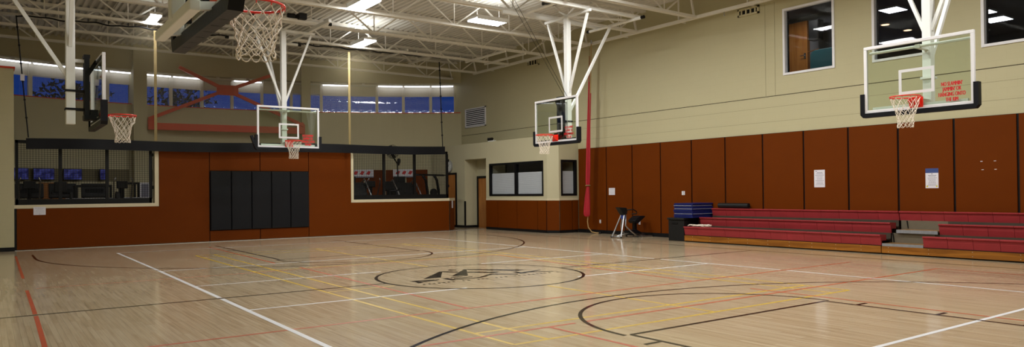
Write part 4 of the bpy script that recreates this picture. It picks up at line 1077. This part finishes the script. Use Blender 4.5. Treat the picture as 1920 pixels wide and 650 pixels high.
# right section with an aisle at its left end
root = empty('bleachers', (9.6, -5.5, 0)); off = (9.6, -5.5, 0); yR = -8.4
bench(yR, -3.47, RX[0], *RZ[0]).build('bench', M['seat_red'], root, off); bench(yR, -3.60, RX[1], *RZ[1]).build('bench', M['seat_red'], root, off); bench(yR, -2.57, RX[2], *RZ[2]).build('bench', M['seat_red'], root, off)
MB().box(9.16, 9.20, yR, -2.567, .03, .185).build('kickboard', M['kick'], root, off)
bo = MB(); y = -2.72
while y > yR: bo.box(9.157, 9.16, y - .007, y + .007, .15, .164).box(9.157, 9.16, y - .007, y + .007, .06, .074); y -= .86
bo.build('bolts', M['alu'], root, off)
MB().box(9.2, 10.22, yR, -2.57, .0, .03).box(9.175, 9.5, yR, -3.47, .185, .2).build('skirt', M['black_trim'], root, off)
MB().box(9.45, 9.63, yR, -3.5, .30, .33).box(9.9, 10.0, yR, -3.6, .57, .60).build('tread', M['tread'], root, off)
ri = MB(); ri.box(9.63, 9.65, yR, -3.5, .2, .46); ri.box(10.0, 10.02, yR, -3.62, .44, .74); ri.build('riser', M['riser_shaded'], root, off)
ri = MB(); ri.box(9.63, 9.65, -3.5, -2.57, .2, .46); ri.box(10.0, 10.02, -3.62, -2.6, .44, .74); ri.build('aisle_riser', M['riser'], root, off)
for (x, ya, yb, z) in ((9.17, -3.465, -2.57, .245), (9.56, -3.59, -2.70, .54)):
    s = MB().box(x, x + .03, ya, yb, z - .075, z).build('step_nosing', M['step'], root, off, bevel=.004)
    MB().box(x + .03, x + .47, ya, yb, z - .03, z).build('step_tread', M['tread'], root, off)
gp = MB(); gp.bar((9.625, -2.62, .25), (9.60, -2.60, .46), .015, .03); gp.bar((10.0, -2.76, .56), (9.985, -2.74, .735), .015, .03); gp.build('gap_strip', M['black_trim'], root, off)
tag(root, 'red and pine pull-out bleachers with grey aisle steps, right section', 'bleachers', 'pull-out bleachers on the right wall')

# ------------------------------------------------------------------ fitness room
def tv(a, w, label):
    c = Vector(P(a, 18.02)); t = math.radians(a); root = empty('television', (c.x, c.y, 2.1), -t)
    MB().box(-w / 2, w / 2, -.03, .03, 0, .43).build('casing', M['black_plastic'], root)
    MB().box(-w / 2 + .015, w / 2 - .015, -.034, -.03, .03, .41).build('screen', M['tv'], root)
    MB().box(-.08, .08, .03, .16, .12, .3).build('wall_bracket', M['black_metal'], root)
    return tag(root, label, 'television', 'televisions over the cardio machines')
def ang(u): return math.degrees(math.asin((u + .93) / 18.02))
tv(ang(-6.28), .5, 'glowing wall television at the far left end of the row'); tv(ang(-5.57), .68, 'glowing wall television second from the left in the row'); tv(ang(-4.65), .62, 'glowing wall television right of the left mesh post'); tv(ang(-3.66), .2, 'small glowing wall television half hidden by the right mesh post')
def treadmill(x, y, rz, label):
    r = empty('treadmill', (x, y, 0), rz); r.scale = (1, 1, 1.22)
    MB().box(-.36, .36, -.95, .75, .08, .2).build('deck', M['black_plastic'], r, bevel=.02); MB().box(-.25, .25, -.9, .6, .2, .206).build('belt', M['rubber'], r)
    for s in (-1, 1):
        MB().bar((s * .33, .6, .15), (s * .33, .45, 1.28), .07, .05).build('upright', M['black_metal'], r)
        MB().tube([(s * .33, .42, 1.15), (s * .33, .0, 1.05), (s * .33, -.15, 1.0)], .022, 8).build('handrail', M['chrome'], r)
    c = MB(); c.prism([(.38, 1.2), (.52, 1.18), (.62, 1.55), (.54, 1.6)], lambda a, b, t: (t, a, b), -.4, .4); c.build('console', M['black_plastic'], r, bevel=.02)
    MB().box(-.28, .28, .43, .45, 1.32, 1.44).build('display', M['black_trim'], r)
    MB().box(-.34, .34, .5, .9, .05, .32).build('motor_hood', M['black_plastic'], r, bevel=.04)
    MB().box(-.36, -.28, -.97, .9, .0, .08).box(.28, .36, -.97, .9, .0, .08).build('base_rail', M['black_metal'], r)
    return tag(r, label, 'treadmill', 'treadmills behind the left mesh opening')
def elliptical(x, y, rz, label):
    r = empty('elliptical_trainer', (x, y, 0), rz); r.scale = (1, 1, 1.22)
    MB().box(-.3, .3, -.9, -.8, 0, .06).box(-.3, .3, .7, .8, 0, .06).box(-.05, .05, -.85, .75, .04, .12).build('base', M['black_metal'], r)
    MB().lathe([(.06, -.13), (.36, -.11), (.38, 0), (.36, .11), (.06, .13)], (0, .45, .5), 24, 'x').build('flywheel_cover', M['black_plastic'], r)
    MB().bar((0, .4, .5), (0, .3, 1.5), .08, .1).build('mast', M['black_metal'], r)
    MB().box(-.16, .16, .24, .3, 1.42, 1.62).build('console', M['black_plastic'], r, bevel=.02)
    for s in (-1, 1):
        MB().tube([(s * .22, .5, .45), (s * .24, .35, 1.0), (s * .26, .12, 1.4), (s * .27, .02, 1.62), (s * .22, -.02, 1.7)], .02, 8).build('swing_arm', M['chrome'], r, smooth=True)
        MB().box(s * .2 - .07, s * .2 + .07, -.55, -.15, .3 + s * .08, .34 + s * .08).build('pedal', M['black_plastic'], r)
        MB().bar((s * .2, -.7, .2), (s * .2, .3, .4), .04, .05).build('pedal_arm', M['chrome'], r)
    return tag(r, label, 'elliptical trainer', 'elliptical trainers in the fitness room')
def bike(x, y, rz, label):
    r = empty('exercise_bike', (x, y, 0), rz); r.scale = (1, 1, 1.22)
    MB().box(-.28, .28, -.55, -.47, 0, .06).box(-.28, .28, .5, .58, 0, .06).box(-.04, .04, -.5, .55, .04, .12).build('base', M['black_metal'], r)
    MB().lathe([(.05, -.1), (.3, -.09), (.33, 0), (.3, .09), (.05, .1)], (0, .25, .45), 24, 'x').build('flywheel_cover', M['black_plastic'], r)
    MB().bar((0, -.25, .1), (0, -.4, 1.02), .07, .07).build('seat_post', M['chrome'], r)
    MB().lathe([(.05, 0), (.14, .02), (.15, .06), (.08, .09)], (0, -.42, 1.0), 16).build('saddle', M['black_vinyl'], r)
    MB().bar((0, .3, .5), (0, .4, 1.35), .07, .07).build('mast', M['black_metal'], r)
    MB().box(-.17, .17, .38, .45, 1.33, 1.6).build('console', M['black_plastic'], r, bevel=.02)
    MB().tube([(-.25, .05, 1.35), (-.25, .3, 1.3), (0, .4, 1.3), (.25, .3, 1.3), (.25, .05, 1.35)], .018, 8).build('handlebar', M['black_metal'], r)
    for s in (-1, 1): MB().box(s * .2 - .05, s * .2 + .05, .2 + s * .15, .3 + s * .15, .42, .45).build('pedal', M['black_plastic'], r)
    return tag(r, label, 'exercise bike', 'exercise bikes in the fitness room')
elliptical(-6.2, 15.1, 0, 'black elliptical trainer at the left end behind the left mesh')
bike(-5.4, 14.9, 0, 'black exercise bike behind the left mesh, left of the third television')
elliptical(-3.7, 15.1, 0, 'black elliptical trainer at the right end behind the left mesh')
treadmill(-6.1, 17.4, 0, 'black treadmill in the back row under the second television')
treadmill(-5.15, 17.6, 0, 'black treadmill in the back row under the third television')
treadmill(-4.2, 17.6, 0, 'black treadmill in the back row behind the right mesh post, left opening')
elliptical(5.0, 15.1, 0, 'black elliptical trainer left of the first right mesh post')
bike(5.6, 14.6, 0, 'black exercise bike right of the first right mesh post')
treadmill(4.2, 17.9, PI, 'black treadmill in the back row behind the right mesh, left one')
treadmill(5.3, 17.9, PI, 'black treadmill in the back row behind the right mesh, right one')
def rack(x0, x1, y, h, label):
    r = empty('weight_rack', ((x0 + x1) / 2, y, 0)); w = (x1 - x0) / 2
    for sx in (-1, 1):
        for sy in (-.4, .4): MB().box(sx * w - .035, sx * w + .035, sy - .035, sy + .035, 0, h).build('post', M['black_metal'], r)
        MB().box(sx * w - .03, sx * w + .03, -.4, .4, h - .07, h).build('side_bar', M['black_metal'], r)
    for sy in (-.4, .4): MB().box(-w, w, sy - .03, sy + .03, h - .07, h).build('top_bar', M['black_metal'], r)
    MB().tube([(-w - .3, -.45, 1.42), (w + .3, -.45, 1.42)], .016, 8).build('barbell', M['chrome'], r)
    for sx in (-1, 1): MB().lathe([(.03, -.03), (.21, -.03), (.22, 0), (.21, .03), (.03, .03)], (sx * (w + .16), -.45, 1.42), 24, 'x').build('plate', M['rubber'], r)
    MB().box(-w, w, -.43, .43, 0, .06).build('base', M['black_metal'], r)
    MB().box(-.16, .16, -.3, .36, .4, .5).build('bench_pad', M['black_vinyl'], r)
    return tag(r, label, 'weight rack')
rack(-4.95, -4.0, 16.0, 1.86, 'black weight rack with a crossbar in the middle of the left mesh opening')
rack(-3.3, -2.8, 18.6, 1.98, 'narrow black weight rack at the right end behind the left mesh')
def climber(x, y, label):
    r = empty('stair_climber', (x, y, 0)); r.scale = (1.15, 1, 1.16)
    c = MB(); c.prism([(-.75, .02), (.7, .02), (.72, 1.45), (.6, 1.62), (.25, 1.66), (-.2, 1.3), (-.75, .4)], lambda a, b, t: (t, a, b), -.42, .42); c.build('housing', M['black_plastic'], r, bevel=.05)
    for k in range(4): MB().box(-.3, .3, -.8 + k * .2, -.6 + k * .2, .3 + k * .24, .36 + k * .24).build('step', M['rubber'], r)
    for s in (-1, 1): MB().tube([(s * .4, .5, 1.6), (s * .42, .1, 1.75), (s * .42, -.5, 1.2), (s * .42, -.75, .5)], .022, 8).build('handrail', M['chrome'], r, smooth=True)
    MB().box(-.22, .22, .42, .5, 1.62, 1.86).build('console', M['black_plastic'], r, bevel=.02)
    return tag(r, label, 'stair climber')
climber(4.12, 15.0, 'big black stair climber at the left end behind the right mesh'); climber(6.42, 15.28, 'big black stair climber below the pedestal fan')
# cable frame at right
pf = empty('weight_machine', (7.38, 15.0, 0)); po = (7.3, 15.0, 0)
for dx in (0, .52):
    MB().tube([(6.95 + dx, 14.9, 2.2), (7.1 + dx, 14.92, 2.0), (7.2 + dx, 14.95, 1.5), (7.22 + dx, 15.0, .05)], .055, 8).build('upright', M['black_metal'], pf, po, smooth=True)
MB().bar((6.6, 14.9, 2.22), (7.95, 14.9, 2.2), .06, .07).build('top_bar', M['black_metal'], pf, po)
for x in (6.62, 7.9): MB().tube([(x, 14.82, 2.21), (x, 14.6, 2.19)], .025, 8).build('grip', M['rubber'], pf, po)
MB().box(7.2, 7.75, 14.9, 15.1, 1.28, 1.42).build('cross_member', M['black_metal'], pf, po); MB().lathe([(.05, -.03), (.16, -.03), (.16, .03), (.05, .03)], (7.45, 14.9, 1.5), 16, 'y').build('pulley', M['black_plastic'], pf, po)
MB().box(7.0, 7.9, 14.6, 15.4, 0, .08).build('base', M['black_metal'], pf, po)
tag(pf, 'tall black weight machine with curved uprights behind the right mesh', 'exercise machine')
# wall fan
fn = empty('pedestal_fan', (6.9, 16.5, 0)); fo = (6.9, 16.5, 0); fc = (6.35, 16.2, 3.2)
g = MB()
for r_ in (.09, .16, .22, .275):
    for yy in (-.08, .08): g.tube([(fc[0] + r_ * math.cos(t * PI / 16), fc[1] + yy * (1.25 - r_ * 2), fc[2] + r_ * math.sin(t * PI / 16)) for t in range(32)], .006, 5, True)
for t in range(20):
    a = t * PI / 10
    for yy in (-1, 1): g.tube([(fc[0], fc[1] + yy * .1, fc[2]), (fc[0] + .275 * math.cos(a), fc[1] + yy * .05, fc[2] + .275 * math.sin(a))], .005, 4)
g.build('cage', M['black_metal'], fn, fo)
b = MB()
for k in range(4):
    a = k * PI / 2 + .3; d1 = Vector((math.cos(a), 0, math.sin(a))); d2 = Vector((-math.sin(a), .25, math.cos(a)))
    c0 = Vector(fc); b.add([c0 + d1 * .05 - d2 * .03, c0 + d1 * .27 - d2 * .06, c0 + d1 * .27 + d2 * .09, c0 + d1 * .05 + d2 * .03], [(0, 1, 2, 3)])
b.build('blades', M['black_plastic'], fn, fo)
MB().lathe([(.05, .06), (.08, .1), (.08, .28), (.05, .3)], fc, 16, 'y').build('motor', M['black_plastic'], fn, fo)
MB().tube([(fc[0], fc[1] + .25, fc[2]), (fc[0] + .15, fc[1] + .33, fc[2] - .15), (6.72, 16.5, 2.72), (6.8, 16.5, 0.0)], .03, 8).build('pole', M['black_metal'], fn, fo)
MB().lathe([(.02, -.2), (.07, -.05), (.07, .05), (.04, .1)], (6.68, 16.3, 2.83), 12).build('control_box', M['black_plastic'], fn, fo)
tag(fn, 'black pedestal fan rising behind the right mesh opening', 'fan')
# clock on the hallway wall
ck = empty('wall_clock', (U0 - .001, 16.24, 2.62), -PI / 2)
MB().lathe([(.27, 0), (.27, -.04), (.24, -.05)], (0, 0, 0), 28, 'y').build('case', M['alu'], ck); MB().lathe([(.235, -.051), (.235, -.056)], (0, 0, 0), 28, 'y').build('face', M['clock_face'], ck)
h = MB(); h.bar((0, -.06, 0), (.05, -.06, .11), .02, .006); h.bar((0, -.06, 0), (-.12, -.06, .1), .014, .006)
for k in range(12): a = k * PI / 6; h.bar((.19 * math.sin(a), -.058, .19 * math.cos(a)), (.22 * math.sin(a), -.058, .22 * math.cos(a)), .02, .004)
h.build('hands_and_marks', M['black_trim'], ck)
tag(ck, 'round wall clock on the hallway wall above the far wood door', 'clock')
# rust panels with posters on the curved wall behind the right opening
for i, (a0, a1) in enumerate(((21.5, 24.2), (24.4, 27.1), (27.3, 30.0), (30.2, 33.2))):
    m = MB(); arcbox(m, 18.14, 18.199, a0, a1, .1, 2.54); tag(m.build('wall_panel', M['panel']), 'rust-brown panel at the back of the fitness room, ' + ['leftmost seen', 'second seen', 'third seen', 'rightmost seen'][i] + ' through the right mesh', 'panel', 'rust-brown panels at the back of the fitness room')
for a, l in ((24.0, 'red and white banner on the back wall, left one behind the right mesh'), (29.9, 'red and white banner on the back wall, right one behind the right mesh')):
    c = Vector(P(a, 18.1)); r = empty('banner', (c.x, c.y, 2.2), -math.radians(a))
    MB().box(-.5, .5, -.01, .01, 0, .36).build('cloth', M['paper'], r)
    t_ = MB()
    for k in range(3): t_.prism([(-.4 + k * .28, .16), (-.3 + k * .28, .3), (-.18 + k * .28, .27), (-.26 + k * .28, .12)], lambda a, b, t: (a, t, b), -.014, -.011)
    t_.build('red_pattern', M['warn'], r)
    MB().box(-.5, .5, -.014, -.011, 0, .05).build('dark_edge', M['ink'], r)
    tag(r, l, 'banner')
struct(MB().box(-5.75, -4.85, 20.0, 20.06, 0, 2.0).build('door_4', M['door']), 'wood door at the back of the fitness room behind the left mesh', 'door')
o = MB().box(-2.95, -2.62, 16.95, 16.97, 1.4, 1.95).build('notice_board', M['paper']); MB().box(-2.9, -2.67, 16.945, 16.95, 1.45, 1.9).build('print', M['ink'], o); MB().box(-2.8, -2.76, 16.97, 17.0, 0, 1.9).box(-3.0, -2.57, 16.85, 17.1, 0, .03).build('stand', M['black_metal'], o)
tag(o, 'white sign on a stand behind the right end of the left mesh', 'sign')
# outside: ground and trees beyond the ribbon windows
struct(MB().box(-30, 30, 22.2, 60, -.3, -.1).build('ground', M['asphalt']))
def tree(x, y, h, label):
    r = empty('tree', (x, y, -.1)); rd = random.Random(int(x * 10))
    t = MB(); t.tube([(0, 0, 0), (.1, 0, h * .4), (0, .1, h * .75)], [.16, .12, .05], 8)
    for k in range(5): a = rd.uniform(0, 6.3); t.tube([(0, 0, h * .45), (math.cos(a) * 1.2, math.sin(a) * 1.2, h * .8)], [.05, .02], 5)
    t.build('trunk', M['bark'], r)
    l = MB()
    for k in range(700):
        a = rd.uniform(0, 6.3); p = rd.uniform(-1, 1); q = rd.uniform(.3, 1) ; R = 1.7 * q
        c = Vector((R * math.cos(a) * math.sqrt(1 - p * p), R * math.sin(a) * math.sqrt(1 - p * p), h * .78 + p * h * .25 * q))
        d1 = Vector((rd.uniform(-1, 1), rd.uniform(-1, 1), rd.uniform(-1, 1))).normalized() * .16; d2 = d1.orthogonal().normalized() * .07
        l.add([c - d1, c + d2, c + d1, c - d2], [(0, 1, 2, 3)])
    l.build('crown', M['leaf'], r)
    tag(r, label, 'tree')
tree(-4.2, 25.5, 7.0, 'dark tree outside the window beside the left column'); tree(.5, 27.5, 7.4, 'dark tree outside the window behind the red brace'); tree(-8.3, 24.6, 6.4, 'dark tree outside the leftmost windows')

# ------------------------------------------------------------------ world and view
wd = bpy.data.worlds.new('dusk'); scn.world = wd; wd.use_nodes = True
bg = wd.node_tree.nodes['Background']; bg.inputs[0].default_value = (0.03, 0.15, 0.80, 1); bg.inputs[1].default_value = 0.16
vs = scn.view_settings
scn.display_settings.display_device = 'sRGB'
vs.view_transform = 'Standard'; vs.look = 'None'; vs.exposure = 0.0; vs.gamma = 1.0; vs.use_curve_mapping = False
